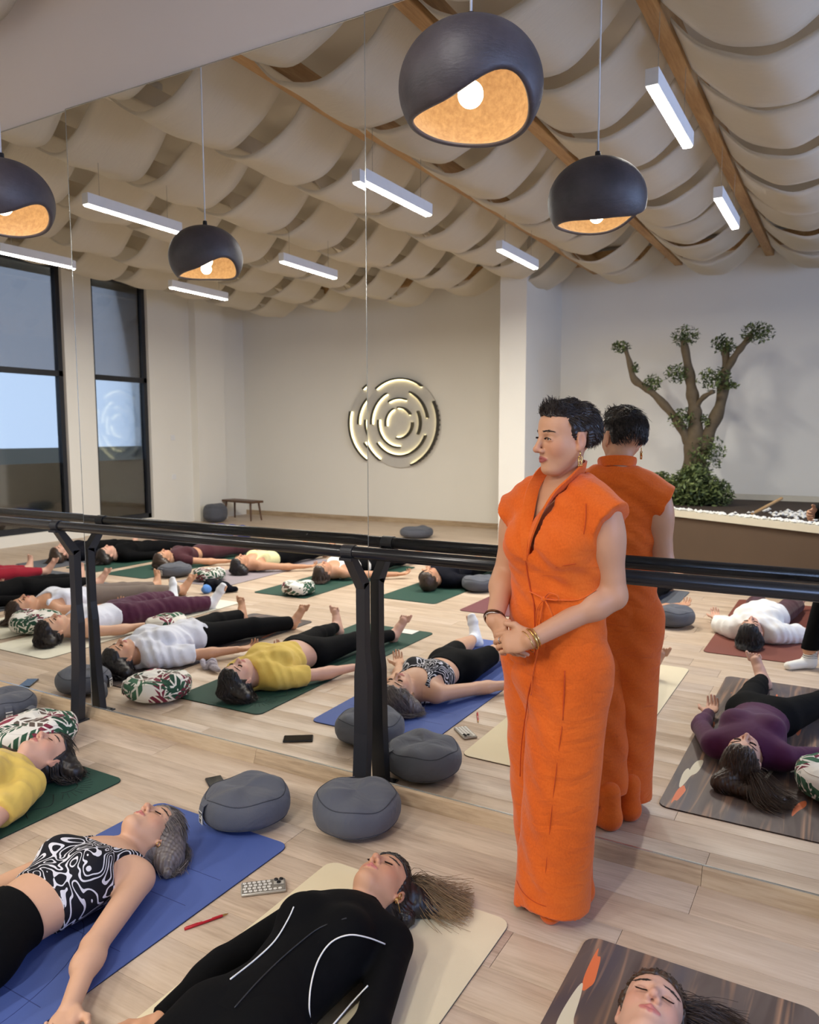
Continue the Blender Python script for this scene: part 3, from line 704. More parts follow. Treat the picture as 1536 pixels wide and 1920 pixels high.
# ------------------------------------------------------------------ people: shared anatomy
def unit(v): v = np.asarray(v, float); return v / np.linalg.norm(v)
def skin_mat(name, c, lip=(0.52, 0.17, 0.15)):
    t = NT(name); co = t.coord(); n = t.noise(co, 14, 4, 0.6)
    base = t.mix(n, tuple(q * 0.93 for q in c), tuple(min(1, q * 1.05) for q in c))
    a = t.node('ShaderNodeAttribute', attribute_name='lip'); b = t.node('ShaderNodeAttribute', attribute_name='blush')
    m1 = t.mix(t.math('MULTIPLY', b.outputs['Fac'], 0.28), base, (c[0] * 1.0, c[1] * 0.62, c[2] * 0.58))
    t.base(t.mix(a.outputs['Fac'], m1, lip)); t.set(rough=0.48, spec=0.35, sss=0); t.bump(t.noise(co, 260, 2), 0.04, 0.002); return t.m
def hair_mat(name, c0, c1, rough=0.42):
    t = NT(name); a = t.node('ShaderNodeAttribute', attribute_name='tone'); co = t.coord()
    n = t.noise(t.mapping(co, (60, 60, 60)), 1.5, 2); f = t.math('ADD', t.math('MULTIPLY', a.outputs['Fac'], 0.75), t.math('MULTIPLY', n, 0.25))
    t.base(t.mix(f, c0, c1)); t.set(rough=rough, spec=0.5); t.bump(n, 0.2, 0.003); return t.m
M['skin_a'] = skin_mat('skin_light', srgb(210, 164, 134)); M['skin_b'] = skin_mat('skin_warm', srgb(200, 150, 118)); M['skin_c'] = skin_mat('skin_pink', srgb(212, 166, 144))
M['skin_o'] = skin_mat('skin_standing', srgb(202, 152, 120), (0.36, 0.09, 0.08))
M['hair_dark'] = hair_mat('hair_dark_brown', srgb(26, 20, 18), srgb(54, 42, 36)); M['hair_black'] = hair_mat('hair_near_black', srgb(18, 15, 15), srgb(46, 38, 38))
M['hair_brown'] = hair_mat('hair_mid_brown', srgb(44, 32, 25), srgb(88, 66, 50)); M['hair_ash'] = hair_mat('hair_ash_highlights', srgb(52, 44, 42), srgb(158, 146, 140))
M['hair_balay'] = hair_mat('hair_light_ends', srgb(34, 25, 22), srgb(176, 144, 104)); M['lash'] = plain('dark_lash', srgb(36, 26, 24), 0.7)
M['sclera'] = plain('eye_white', srgb(206, 200, 196), 0.2); M['iris'] = plain('eye_iris', srgb(60, 42, 28), 0.15)
SHAPE = dict(jaw=1.0)
class Head:
    def __init__(s, c, l, f, u, k=1.0):
        s.c = np.asarray(c, float); s.l = unit(l); s.f = unit(f); s.u = unit(u); s.k = k; s.R = np.stack([s.f, s.l, s.u])
    def P(s, f, l, u): return s.c + s.k * (s.f * f + s.l * l + s.u * u)
    def E(s, f, l, u, rf, rl, ru, k=0.02, op='u'): return ell(s.P(f, l, u), np.array([rf, rl, ru]) * s.k, k * s.k, s.R, op)
    def C(s, a, b, ra, rb, k=0.01, op='u', flat=None): return cap(s.P(*a), s.P(*b), ra * s.k, rb * s.k, k * s.k, flat, op=op)
    def coords(s, X, Y, Z):
        x, y, z = X - s.c[0], Y - s.c[1], Z - s.c[2]
        return tuple((x * v[0] + y * v[1] + z * v[2]) / s.k for v in (s.f, s.l, s.u))
    def prims(s, open_eyes=False):
        E, C = s.E, s.C
        p = [E(-.014, 0, .030, .094, .075, .088, .03), E(.030, 0, -.042, .061, .054, .073, .04), E(.040, 0, .040, .050, .058, .050, .03)]
        for q in (-1, 1):
            p += [E(.045, q * .035, -.028, .033, .026, .030, .03), C((-.002, q * .052, -.045), (.052, q * .019, -.098), .016, .016, .03)]
        p += [E(.070, 0, -.101, .021, .024, .017, .025), E(.068, 0, -.066, .019, .027, .025, .02)]
        for q in (-1, 1):
            p += [C((.086, q * .012, .021), (.068, q * .046, .019), .0075, .006, .014)]
            p += [E(.097, q * .0315, .000, .016, .018, .0125, .012, 's')]
            p += [E(.0745, q * .0320, -.001, .0125, .0155, .0125, .005)]
            p += [C((.0835, q * .0185, -.0035), (.0800, q * .0455, -.0035), .0032, .0030, .004)]
        if open_eyes:
            for q in (-1, 1): p += [E(.0900, q * .0322, .0005, .0085, .0152, .0056, .0015, 's')]
        p += [C((.088, 0, .012), (.1105, 0, -.030), .0075, .0098, .012), E(.1115, 0, -.034, .0105, .0105, .0095, .008)]
        for q in (-1, 1): p += [E(.0985, q * .0125, -.0385, .0105, .0075, .0078, .006), E(.1065, q * .0068, -.0445, .0050, .0034, .0035, .003, 's')]
        # lips
        p += [C((.0958, 0, -.0600), (.0878, .0235, -.0655), .0046, .0030, .005), C((.0958, 0, -.0600), (.0878, -.0235, -.0655), .0048, .0030, .005),
              C((.0935, .006, -.0725), (.0872, .0205, -.0675), .0056, .0034, .005), C((.0935, -.006, -.0725), (.0872, -.0205, -.0675), .0058, .0034, .005)]
        p += [E(.1025, 0, -.0662, .0070, .025, .0011, .0022, 's')]
        # ears
        for q in (-1, 1):
            p += [E(-.012, q * .0765, -.008, .0165, .0065, .0300, .006), E(-.004, q * .0745, -.034, .0085, .0060, .0100, .006), E(-.008, q * .0845, -.006, .0100, .0055, .0190, .004, 's')]
        s.lipp = [C((.0995, 0, -.0605), (.0900, .0235, -.0655), .0054, .0040), C((.0995, 0, -.0605), (.0900, -.0235, -.0655), .0054, .0040), C((.0980, 0, -.0725), (.0895, .0205, -.0675), .0066, .0044), C((.0980, 0, -.0725), (.0895, -.0205, -.0675), .0066, .0044)]
        s.blushp = [E(.066, q * .042, -.030, .02, .02, .02) for q in (-1, 1)] + [E(.112, 0, -.034, .008, .008, .008)] + [E(-.012, q * .08, -.01, .012, .008, .025) for q in (-1, 1)]
        return p
    def paint(s, o, V):
        d = vert_dist(s.lipp, V); set_attr(o, 'lip', np.clip(0.5 - d / 0.0022, 0, 1))
        d = vert_dist(s.blushp, V); set_attr(o, 'blush', np.clip(1 - d / 0.02, 0, 1))
    def box(s, low=-.12):
        a = [s.P(f, l, u) for f in (-.125, .135) for l in (-.10, .10) for u in (low, .135)]; return np.min(a, 0), np.max(a, 0)
    def features(s, parent, hm, open_eyes=False, lashes=True):
        rs = np.random.RandomState(2)
        for q in (-1, 1):
            pa = []
            for i in range(46):
                t_ = rs.rand(); f = .0955 - .020 * t_ ** 1.5; l = .011 + .041 * t_; u = .0225 + .0065 * math.sin(t_ * 2.3) - .004 * t_ + rs.normal() * .0016 * (1 - .6 * t_)
                d = np.array([-.004, .0095, .003 - .005 * t_]); pts = [s.P(f, q * l, u), s.P(f + d[0] * .5 + .0012, q * (l + d[1] * .5), u + d[2] * .6), s.P(f + d[0], q * (l + d[1]), u + d[2] * .7)]; pa.append(pts)
            strands('eyebrow', pa, .0012 * s.k, .0005 * s.k, hm, parent, 2)
            pa = []
            for i in range(22 if lashes else 0):
                t_ = i / 21; l = .0185 + .0275 * t_; b = -.0052 - .0030 * math.sin(PI * t_) if not open_eyes else .0052 * math.sin(PI * t_) - .001
                f = .0868 - .0050 * t_ ** 1.6 + .0012 * math.sin(PI * t_); dn = -.0045 if not open_eyes else .002
                pa.append([s.P(f, q * l, b), s.P(f + .004, q * (l + .001), b + dn * .5), s.P(f + .0065, q * (l + .003 * t_), b + dn)])
            if pa: strands('eyelash', pa, .0013 * s.k, .0005 * s.k, M['lash'], parent, 2)
            if open_eyes:
                for nm, mm, cf, R_ in (('eye', 'sclera', .0738, .0122), ('iris', 'iris', .0805, .0062)):
                    bm = bmesh.new(); bmesh.ops.create_uvsphere(bm, u_segments=16, v_segments=10, radius=R_ * s.k); me = bpy.data.meshes.new(nm); bm.to_mesh(me); bm.free(); me.materials.append(M[mm])
                    me.polygons.foreach_set('use_smooth', np.ones(len(me.polygons), dtype=bool))
                    o = bpy.data.objects.new(nm, me); link(o, parent); o.location = s.P(cf, q * .032, .0)
def hand_prims(w, d, n, side_v, s=1.0, curl=(.35, .5, .4), spread=0.0, thumb=(.62, .75, .25), k=.006):
    """w wrist, d pointing direction, n palm normal (fingers curl towards it), side_v towards the thumb"""
    w = np.asarray(w, float); d = unit(d); n = unit(n - d * np.dot(n, d)); a = np.asarray(side_v, float); a = unit(a - d * np.dot(a, d) - n * np.dot(a, n))
    R = np.stack([d, a, n]); p = [ell(w + d * .048 * s, np.array([.052, .038, .0155]) * s, .015, R), ell(w + d * .080 * s, np.array([.018, .037, .013]) * s, .010, R), ell(w + d * .03 * s + a * .024 * s + n * .006 * s, np.array([.034, .016, .016]) * s, .012, R)]
    for i, (o, L, r) in enumerate(((.028, .92, .0082), (.0095, 1.0, .0085), (-.009, .95, .0082), (-.0265, .76, .0072))):
        q = w + d * (.088 - .004 * abs(i - 1)) * s + a * o * s; dd = unit(d + a * (o * 3.0 * (.3 + spread))); ang = 0.0; rr = r
        for seg, (ln, cu) in enumerate(zip((.042, .027, .021), curl)):
            ang += cu * (1 + .12 * i); e = q + (dd * math.cos(ang) + n * math.sin(ang)) * ln * L * s
            p.append(cap(q, e, rr * s, rr * .9 * s, k * .7)); q = e; rr *= .9
    q = w + d * .022 * s + a * .026 * s + n * .004 * s; t_ = unit(d * thumb[0] + a * thumb[1] + n * thumb[2]); e = q + t_ * .042 * s; p.append(cap(q, e, .0125 * s, .0105 * s, .010))
    t2 = unit(t_ + d * .5 - a * .35); p.append(cap(e, e + t2 * .030 * s, .0100 * s, .0080 * s, .005)); return p
def foot_prims(an, fd, side, s=1.0, sock=False):
    """an ankle joint (supine), fd direction of the toes"""
    an = np.asarray(an, float); fd = unit(fd); back = np.array([0, -1, 0.0]); back = unit(back - fd * np.dot(back, fd)); lat = np.cross(fd, back)
    heel = an + back * .03 * s - fd * .035 * s; ball = heel + fd * .165 * s + back * .004 * s
    p = [ell(heel, np.array([.034, .034, .034]) * s, .02), cap(an - back * .004, heel + fd * .10 * s - back * .012 * s, .034 * s, .027 * s, .02), cap(heel, ball, .030 * s, .026 * s, .02, flat=(lat, 1.25))]
    if sock: p.append(cap(ball, ball + fd * .05 * s, .024 * s, .018 * s, .015, flat=(lat, 1.6)))
    else:
        for i in range(5):
            o = (i - 2) * .0165; b0 = ball + lat * side * o * s + fd * (.012 - .003 * i) * s; L = .040 - .005 * i if i else .046
            p.append(cap(b0, b0 + fd * L * s - back * .004 * s, (.0125 if i == 0 else .0085) * s, (.0105 if i == 0 else .0072) * s, .004))
    return p

def lying(label, x, y, H=1.66, rz=0.0, skin='skin_a', hair=None, top=None, bottom=None, socks=None, armL=None, armR=None, legL=.16, legR=.16, turn=0.0, chin=0.10, lod=1, group='people lying on mats', z0=0.0065, bust=1.0, belly=1.0, extra=None):
    """a person on their back, crown of the head at (x, y), feet away from the mirror; local +x is their left side"""
    s = H / 1.65; root = empty('person', (x, y, z0), rz, label, 'person', group)
    A = lambda *q: np.array(q, float) * s
    vox = {0: (.007, .0030, .0040), 1: (.009, .0042, .0052), 2: (.0125, .0062, .0075)}[lod]
    f_ = np.array([math.sin(turn) * math.cos(chin), math.sin(chin), math.cos(turn) * math.cos(chin)]); u_ = np.array([0, 1, 0.0]); u_ = unit(u_ - f_ * np.dot(u_, f_)); l_ = np.cross(u_, f_)
    hd = Head(A(0, -.122, .104), l_, f_, u_, s); hp = hd.prims()
    torso = [cap(A(0, -.205, .080), A(0, -.275, .074), .050 * s, .054 * s, .03), ell(A(0, -.43, .104), A(.148, .20, .100), .05), cap(A(-.13, -.315, .080), A(.13, -.315, .080), .060 * s, .060 * s, .05),
             ell(A(0, -.63, .094), A(.122, .19, .088 * belly), .06), ell(A(0, -.81, .096), A(.162, .15, .098), .06)]
    for q in (-1, 1): torso += [ell(A(q * .074, -.445, .168), A(.068, .066, .050 * bust), .035)]
    arms, legs, feet, hands, armsegs, legsegs = [], [], [], [], [], []
    for q, spec in ((1, armL), (-1, armR)):
        e, w_ = spec or ((.285, -.57, .052), (.385, -.80, .044)); e = A(q * e[0], e[1], e[2]); w_ = A(q * w_[0], w_[1], w_[2]); sh = A(q * .160, -.318, .078)
        arms += [cap(sh, e, .048 * s, .037 * s, .03), cap(e, w_, .037 * s, .0255 * s, .02), ell(e + (w_ - e) * .25, A(.038, .055, .036), .03)]; armsegs.append((sh, e, w_))
        d = unit(w_ - e); d[2] = 0.02; n = np.array([q * .15, 0, 1.0]); side = np.array([q * 1.0, 0, 0]); hands.append((w_, d, hand_prims(w_, d, n, side, s)))
    for q, sp in ((1, legL), (-1, legR)):
        hip = A(q * .088, -.83, .092); kn = A(q * (.088 + (sp - .088) * .55), -1.235, .088); an = A(q * sp, -1.60, .055)
        legs += [cap(hip, kn, .088 * s, .056 * s, .05), cap(kn, an, .052 * s, .036 * s, .03), ell(kn + (an - kn) * .32 + A(0, 0, -.012), A(.053, .115, .050), .03)]; legsegs.append((hip, kn, an))
        fd = unit((q * .42, -.30, .86)); feet.append((an, fd, foot_prims(an, fd, -q, s)))
    body = hp + torso + arms + legs + sum([h[2] for h in hands], []) + sum([f[2] for f in feet], [])
    lo, hi = bounds(body, .02); boxes = [tuple(hd.box(-.135)) + (vox[1],)]
    for h in hands + ([] if socks else feet):
        b0, b1 = bounds(h[2], .012); boxes.append((b0, b1, vox[2]))
    boxes.append((lo, hi, vox[0]))
    V, Q = sculpt([(body, [], 0.0)], boxes); V[:, 2] = np.maximum(V[:, 2], 0.0); bo = mesh_from('body', V, Q, M[skin], root); hd.paint(bo, V)
    if lod < 2 or True: hd.features(root, M['lash'], lashes=lod < 2)
    # ---- clothes
    def loose(amp, sc_=1.0):
        if not amp: return None
        return lambda X, Y, Z: amp * (np.sin(X * 34 * sc_ + 6 * np.sin(Y * 11)) * np.sin(Y * 27 * sc_ + 5 * np.sin(X * 9 + Z * 7)) + .5 * np.sin(Y * 61 + X * 40))
    T_top = None
    if top:
        gr = top.get('grow', .007); hem = top.get('hem', -.78) * s; nk = top.get('neck', 'crew'); cuts = [lambda X, Y, Z: hem - Y + 0 * X + 0 * Z]
        T = list(torso)
        if nk == 'crew': cuts += [lambda X, Y, Z: -np.maximum(np.sqrt(X ** 2 + (Z - .085 * s) ** 2) - .074 * s, -(Y + .272 * s + .12 * np.clip(Z - .085, 0, .1))), lambda X, Y, Z: Y + .225 * s + 0 * X + 0 * Z]
        elif nk == 'turtle': cuts += [lambda X, Y, Z: Y + .222 * s + 0 * X + 0 * Z]; T += [cap(A(0, -.215, .082), A(0, -.27, .074), .056 * s, .066 * s, .02)]
        elif nk == 'scoop': cuts += [lambda X, Y, Z: Y + .27 * s + 0 * X + 0 * Z, lambda X, Y, Z: .098 * s - np.sqrt(X ** 2 + (Y + .275 * s) ** 2 + .5 * (Z - .16 * s) ** 2)]
        if top.get('sleeve') is None:   # armholes
            cuts += [lambda X, Y, Z: np.maximum(.062 * s - np.sqrt((np.abs(X) - .172 * s) ** 2 + (Y + .335 * s) ** 2 * .55), -1 + 0 * Z) + 0 * Z, lambda X, Y, Z: np.abs(X) - .168 * s + 0 * Y + 0 * Z]
            if nk == 'tank': cuts += [lambda X, Y, Z: Y + .285 * s + 0 * X + 0 * Z, lambda X, Y, Z: .105 * s - np.sqrt(X ** 2 + (Y + .27 * s) ** 2) + 0 * Z]
        sl = top.get('sleeve'); cuts[0] = lambda X, Y, Z: np.where(np.abs(X) < .205 * s, hem - Y, -1.0) + 0 * Z
        if sl:
            for (sh, e, w_) in armsegs:
                if sl <= 1: T.append(cap(sh, e, .050 * s, (.046 if sl < 1 else .039) * s, .03, t1=sl))
                else: T += [cap(sh, e, .048 * s, .037 * s, .03), cap(e, w_, .037 * s, .026 * s, .02, t1=sl - 1), ell(e + (w_ - e) * .25, A(.038, .055, .036), .03)]
        groups = [(T, cuts, gr)]; T_top = (T, gr)
        pr = [p for g in groups for p in g[0]]; lo, hi = bounds(pr, .02 + gr); lo[1] = max(lo[1], hem - .02) if not sl else lo[1]; lo[2] = max(lo[2], -.012)
        V, Q = sculpt(groups, [(lo, hi, top.get('vox', vox[0]))], loose(top.get('fold', 0)))
        V[:, 2] = np.maximum(V[:, 2], 0.0); mesh_from(top.get('name', 'top'), V, Q, top['mat'], root)
    if bottom:
        gr = bottom.get('grow', .006); wst = bottom.get('waist', -.70) * s; le = bottom.get('leg', 1.97)
        T = list(torso[3:5]); wd = bottom.get('wide', 0.0)
        for (hip, kn, an) in legsegs:
            if le <= 1: T.append(cap(hip, kn, .088 * s, .058 * s, .05, t1=le))
            else: T += [cap(hip, kn, .088 * s, (.056 + wd) * s, .05), cap(kn, an, (.052 + wd) * s, (.036 + wd) * s, .03, t1=le - 1), ell(kn + (an - kn) * .32 + A(0, 0, -.012), A(.053, .115, .050), .03)]
        groups = [(T, [lambda X, Y, Z: Y - wst + 0 * X + 0 * Z], gr)]
        pr = [p for g in groups for p in g[0]]; lo, hi = bounds(pr, .02 + gr); hi[1] = min(hi[1], wst + .03); lo[2] = max(lo[2], -.012)
        V, Q = sculpt(groups, [(lo, hi, vox[0])], loose(bottom.get('fold', 0))); V[:, 2] = np.maximum(V[:, 2], 0.0); mesh_from('trousers', V, Q, bottom['mat'], root)
    if socks:
        for (an, fd, pr), (hip, kn, an2) in zip(feet, legsegs):
            pr = foot_prims(an, fd, 1, s, True) + [cap(an, an + (kn - an) * .22, .037 * s, .040 * s, .02, t1=1.0)]; lo, hi = bounds(pr, .02)
            V, Q = sculpt([(pr, [], .004)], [(lo, hi, vox[1] * 1.4)]); V[:, 2] = np.maximum(V[:, 2], 0.0); mesh_from('sock', V, Q, M['sock'], root)
    # ---- hair
    if hair:
        hm = M[hair.get('mat', 'hair_dark')]
        def hcut(X, Y, Z):
            pf, pl, pu = hd.coords(X, Y, Z); hl = hair.get('line', .058)
            return s * np.minimum(np.maximum(-(pu - hl + .16 * np.abs(pl)), pf - .094), pf - (.012 + .46 * pu))
        cp = [hd.E(-.014, 0, .032, .103, .081, .093, .03), hd.E(.040, 0, .046, .055, .062, .054, .03), hd.E(-.05, 0, -.02, .055, .066, .06, .04)]
        ms = [cap(hd.c + A(*q[0:3]), hd.c + A(*q[3:6]), q[6] * s, q[7] * s, .03) for q in hair.get('mass', [])]
        lo, hi = hd.box(-.09)
        if ms: l2, h2 = bounds(ms, .01); lo = np.minimum(lo, l2); hi = np.maximum(hi, h2)
        lo[2] = max(lo[2], -.01); V, Q = sculpt([(cp, [hcut], 0.0)] + ([(ms, [lambda X, Y, Z: -Z - .003 + 0 * X + 0 * Y], 0.0)] if ms else []), [(lo - .02, hi + .02, vox[1] * 1.25)], lambda X, Y, Z: .0016 * np.sin(X * 210 + 20 * np.sin(Y * 24)) + .0012 * np.sin(X * 390 + Z * 120))
        V[:, 2] = np.maximum(V[:, 2], 0.0); cap_o = mesh_from('hair', V, Q, hm, root)
        set_attr(cap_o, 'tone', .15 + .25 * np.sin(V[:, 0] * 300 + V[:, 1] * 40) ** 2)
        if lod < 2:   # fine locks combed over the cap towards the mat
            rs = np.random.RandomState(77); ex, ey = hair.get('end', (0.0, .15)); tgt_ = hd.c + A(ex, ey, -.09); nc = 1500 if lod == 0 else 700; pick = rs.choice(len(V), nc); pc = []
            for i in pick:
                p = V[i].astype(float); n_ = unit(p - hd.P(-.016, 0, .0)); d_ = unit(tgt_ - p) + np.array([0, 0, -.5]) + rs.normal(size=3) * .10; d_ = unit(d_ - n_ * np.dot(d_, n_)); ln = .05 * (.5 + rs.rand())
                q1 = p + d_ * ln * .5; q2 = p + d_ * ln; q1 += n_ * .0022; q2 += unit(q2 - hd.P(-.016, 0, .0)) * -.0035; pc.append([p - n_ * .001, q1, q2])
            strands('hair_locks', pc, .0015, .0005, hm, root, 2, rs.rand(nc) ** hair.get('pow', 1.3), floor=True)
        rs = np.random.RandomState(hair.get('seed', 1)); N = hair.get('n', 500 if lod == 0 else 260 if lod == 1 else 90); st = hair.get('style', 'loose'); L = hair.get('len', .16)
        bx, by = hair.get('bias', (0.0, 0.03)); R_ = .0012 if lod == 0 else .0025 if lod == 1 else .004
        pa = []
        if st != 'short':
            for i in range(N):
                if st == 'loose':   # falls round the head by gravity, ends gather towards one spot on the mat
                    a0, a1 = hair.get('arc', (-.25, PI + .25)); ph = a0 + (a1 - a0) * rs.rand(); dx_, dy_ = math.cos(ph), math.sin(ph); hz = rs.rand() ** .8
                    c0 = hd.c; g = lambda rr, z: np.array([c0[0] + dx_ * rr * .84 * s, c0[1] + .016 * s + dy_ * rr * s, z * s])
                    ex, ey = hair.get('end', (0.0, .15)); sp_ = hair.get('spread', .05); jt = rs.normal(size=3); pull = .55 + .38 * rs.rand(); ln = L * (.6 + .5 * rs.rand())
                    up_ = hz * max(0.0, dy_) ** .7; p0 = g(.078 - .030 * up_, .100 + .085 * up_); p1 = g(.092, .095 + .060 * up_); p2 = g(.102 + .008 * rs.rand(), .075); p3 = g(.108 + .014 * rs.rand(), .030 + .015 * rs.rand())
                    e_ = np.array([c0[0] + ex * s, c0[1] + ey * s, 0]); p4 = g(.118 + ln * .25, .012 + .02 * rs.rand()); p4 = p4 + (e_ - p4) * [pull * .55, pull * .55, 0] + jt * [.006, .006, 0]
                    p5 = g(.13 + ln * .5, .006 + .012 * rs.rand()); p5 = p5 + (e_ - p5) * [pull, pull, 0] + jt * [sp_ * .4, sp_ * .4, 0]; wv_ = np.array([-(p5 - p4)[1], (p5 - p4)[0], 0]) * math.sin(7 * ph + 3 * hz) * .35; p4 = p4 + wv_
                    pa.append([p0, p1, p2, p3, p4, p5])
                else:  # tail gathered at the crown
                    tv = unit(hair.get('tail', (0, 1, 0))); sv = np.array([-tv[1], tv[0], 0]); c0 = hd.P(-.05, 0, .10); c0[2] = max(c0[2], .045 * s); o = rs.normal(size=3) * .012; w2 = rs.normal() * .035; up = abs(rs.normal()) * .022; ln = L * (.6 + .5 * rs.rand())
                    wv = .03 * math.sin(rs.rand() * .8 + hair.get('seed', 1)); z_ = .012 + up
                    pa.append([hd.P(-.03, rs.uniform(-.05, .05), .08), c0 + o * .6, c0 + tv * ln * .35 + sv * (w2 * .5 + wv) + np.array([0, 0, .012 - c0[2] * .35 + up]), c0 * [1, 1, 0] + tv * ln * .7 + sv * (w2 - wv) + np.array([0, 0, z_]), c0 * [1, 1, 0] + tv * ln + sv * (w2 * 1.5 + rs.normal() * .012) + np.array([0, 0, .008 + up * .4])])
            tone = rs.rand(len(pa)) ** (hair.get('pow', 1.0)); strands('hair_strands', pa, R_ * 1.25, R_ * .5, M[hair.get('ends', hair.get('mat', 'hair_dark'))], root, 3, tone, hair.get('grad', 0.0), True)
    if extra: extra(root, hd, s, A, T_top)
    return root
M['sock'] = fabric('white_sock', srgb(232, 234, 240), 0.9, 0.15)
M['tee_yellow'] = fabric('yellow_cotton', srgb(222, 190, 96), 0.9, 0.3); M['tee_white'] = fabric('white_cotton', srgb(222, 224, 234), 0.9, 0.3); M['black_knit'] = fabric('black_stretch', srgb(8, 8, 10), 0.85, 0.12, sheen=0.0)
M['burgundy'] = fabric('burgundy_cotton', srgb(72, 26, 52), 0.85, 0.3); M['purple'] = fabric('plum_jersey', srgb(74, 22, 62), 0.8, 0.15); M['white_tank'] = fabric('white_rib', srgb(232, 230, 226), 0.9, 0.2)
M['cream_yellow'] = fabric('pale_yellow_rib', srgb(226, 222, 168), 0.9, 0.2); M['maroon'] = fabric('maroon_knit', srgb(70, 32, 40), 0.85, 0.2); M['mushroom'] = fabric('mushroom_grey_stretch', srgb(112, 98, 90), 0.8, 0.15)
M['navy'] = fabric('navy_stretch', srgb(16, 17, 26), 0.8, 0.15, sheen=0.0); M['red'] = fabric('red_cotton', srgb(150, 24, 44), 0.85, 0.2)
t = NT('marbled_stretch'); co = t.coord(); w_ = t.noise(co, 4.2, 1.0, 0.5, 2.6); big = t.noise(co, 9.0, 1.0)
v = t.math('SINE', t.math('MULTIPLY', w_, 62.0)); thr = t.math('MULTIPLY_ADD', big, -1.6, 1.35); f = t.math('GREATER_THAN', v, thr)
t.base(t.mix(f, srgb(20, 20, 28), srgb(216, 214, 220))); t.set(rough=0.75, spec=0.25); M['marble'] = t.m
def earring(root, pos, kind='hoop'):
    mb = MB(); n = 14
    if kind == 'hoop': mb.tube([(pos[0], pos[1] + .009 * math.cos(2 * PI * i / n), pos[2] - .009 + .009 * math.sin(2 * PI * i / n)) for i in range(n + 1)], .0018, 6, cap=False)
    mb.build('earring', M['gold'], root, True)
def ex_blue(root, hd, s, A, T): earring(root, hd.P(.0, .082, -.040))
def pixel_on(root, T, x, y, up=.003):
    """point on the clothed surface of a lying person under a photo pixel"""
    prims, gr = T; c, sn = math.cos(root.rotation_euler.z), math.sin(root.rotation_euler.z); v = ray(x, y); ts = np.linspace(1.0, 3.2, 900)
    P = np.array(CAM)[None] + np.array(v)[None] * ts[:, None] - np.array(root.location)[None]; X = (P[:, 0] * c + P[:, 1] * sn).astype(f32); Y = (-P[:, 0] * sn + P[:, 1] * c).astype(f32); Z = P[:, 2].astype(f32); d = np.full(len(ts), 1.0, f32)
    for p in prims: d = smin(d, peval(p, X, Y, Z, gr), p['k'])
    i = int(np.argmax(d < 0)) if (d < 0).any() else int(np.argmin(d)); i = max(i - 1, 0); return Vector((float(X[i]), float(Y[i]), float(Z[i]) + up))
def ex_black(root, hd, s, A, T):
    earring(root, hd.P(.0, .082, -.040)); earring(root, hd.P(.004, .084, -.020))
    a = Vector(hd.P(.0, .086, -.046)); MB().tube([a, a + Vector((.012, .0, -.045))], .0016, 6).build('drop_earring', M['gold'], root, True)
    for pts in (((722, 1772), (690, 1760), (655, 1755), (622, 1768), (598, 1800), (584, 1845), (580, 1890), (584, 1930)), ((551, 1702), (540, 1726), (516, 1765), (480, 1800), (432, 1838)), ((690, 1850), (662, 1880), (632, 1915), (610, 1940))):
        P = [pixel_on(root, T, *q) for q in pts]; pp, rr = smooth_path(P, [.0022] * len(P)); MB().tube(pp, rr, 6).build('white_piping', M['white_tank'], root, True)
    P = [pixel_on(root, T, *q, .001) for q in ((650, 1722), (600, 1740), (560, 1770), (520, 1805), (480, 1845), (440, 1890))]; pp, rr = smooth_path(P, [.0018] * len(P)); MB().tube(pp, rr, 6).build('zip', plain('zip_grey', srgb(40, 40, 44), .5), root, True)
bl = M['black_knit']
# --- front row, from the tree side of the picture to the window side
lying('woman in a plum long-sleeved top and black leggings on the brown marbled mat', -.385, -.785, 1.66, 0.03, 'skin_c', dict(mat='hair_brown', seed=5, style='tail', tail=(.95, .22, 0), len=.23, n=1000, mass=[(-.02, .09, -.03, -.06, .13, -.06, .045, .035), (-.07, .13, -.072, .12, .155, -.075, .034, .028), (.10, .15, -.075, .19, .145, -.08, .028, .018)]),
      dict(mat=M['purple'], hem=-.72, neck='crew', sleeve=1.95, grow=.007), dict(mat=bl, waist=-.66, leg=1.9), armL=((.33, -.52, .05), (.44, -.72, .045)), armR=((.27, -.60, .05), (.27, -.84, .045)), legL=.40, legR=.10, lod=0, chin=-.05, turn=.12, bust=1.1)
lying('woman in a black zip jacket with white piping on the beige mat', -1.285, -.635, 1.66, 0.02, 'skin_b', dict(mat='hair_black', ends='hair_balay', grad=.8, seed=6, style='tail', tail=(.92, .38, 0), len=.24, n=1100, mass=[(.0, .05, -.03, .08, .09, -.06, .065, .045), (.06, .06, -.07, .15, .09, -.08, .04, .025), (.0, .02, -.05, .09, .0, -.075, .06, .03)]),
      dict(mat=bl, hem=-.86, neck='turtle', sleeve=1.97, grow=.009), dict(mat=bl, waist=-.70, leg=1.9), armL=((.255, -.60, .06), (.25, -.84, .05)), armR=((.25, -.60, .055), (.25, -.84, .05)), lod=0, chin=.16, turn=-.10, bust=1.15, extra=ex_black)
lying('woman in a black and white marbled crop top and black shorts on the blue mat', -2.215, -.775, 1.66, 0.02, 'skin_a', dict(mat='hair_ash', seed=3, len=.10, end=(.15, -.03), spread=.03, arc=(-.7, 2.0), n=900, pow=1.8, mass=[(.02, .05, .0, .10, .0, -.06, .07, .05), (.05, .0, -.04, .13, -.05, -.085, .05, .02)]),
      dict(mat=M['marble'], hem=-.585, neck='scoop', sleeve=None, grow=.006), dict(mat=bl, waist=-.655, leg=.80), socks=True, armL=((.275, -.60, .05), (.425, -.80, .045)), armR=((.27, -.58, .05), (.40, -.78, .045)), legL=.12, legR=.24, lod=0, chin=.22, turn=-.05, bust=1.15, extra=ex_blue)
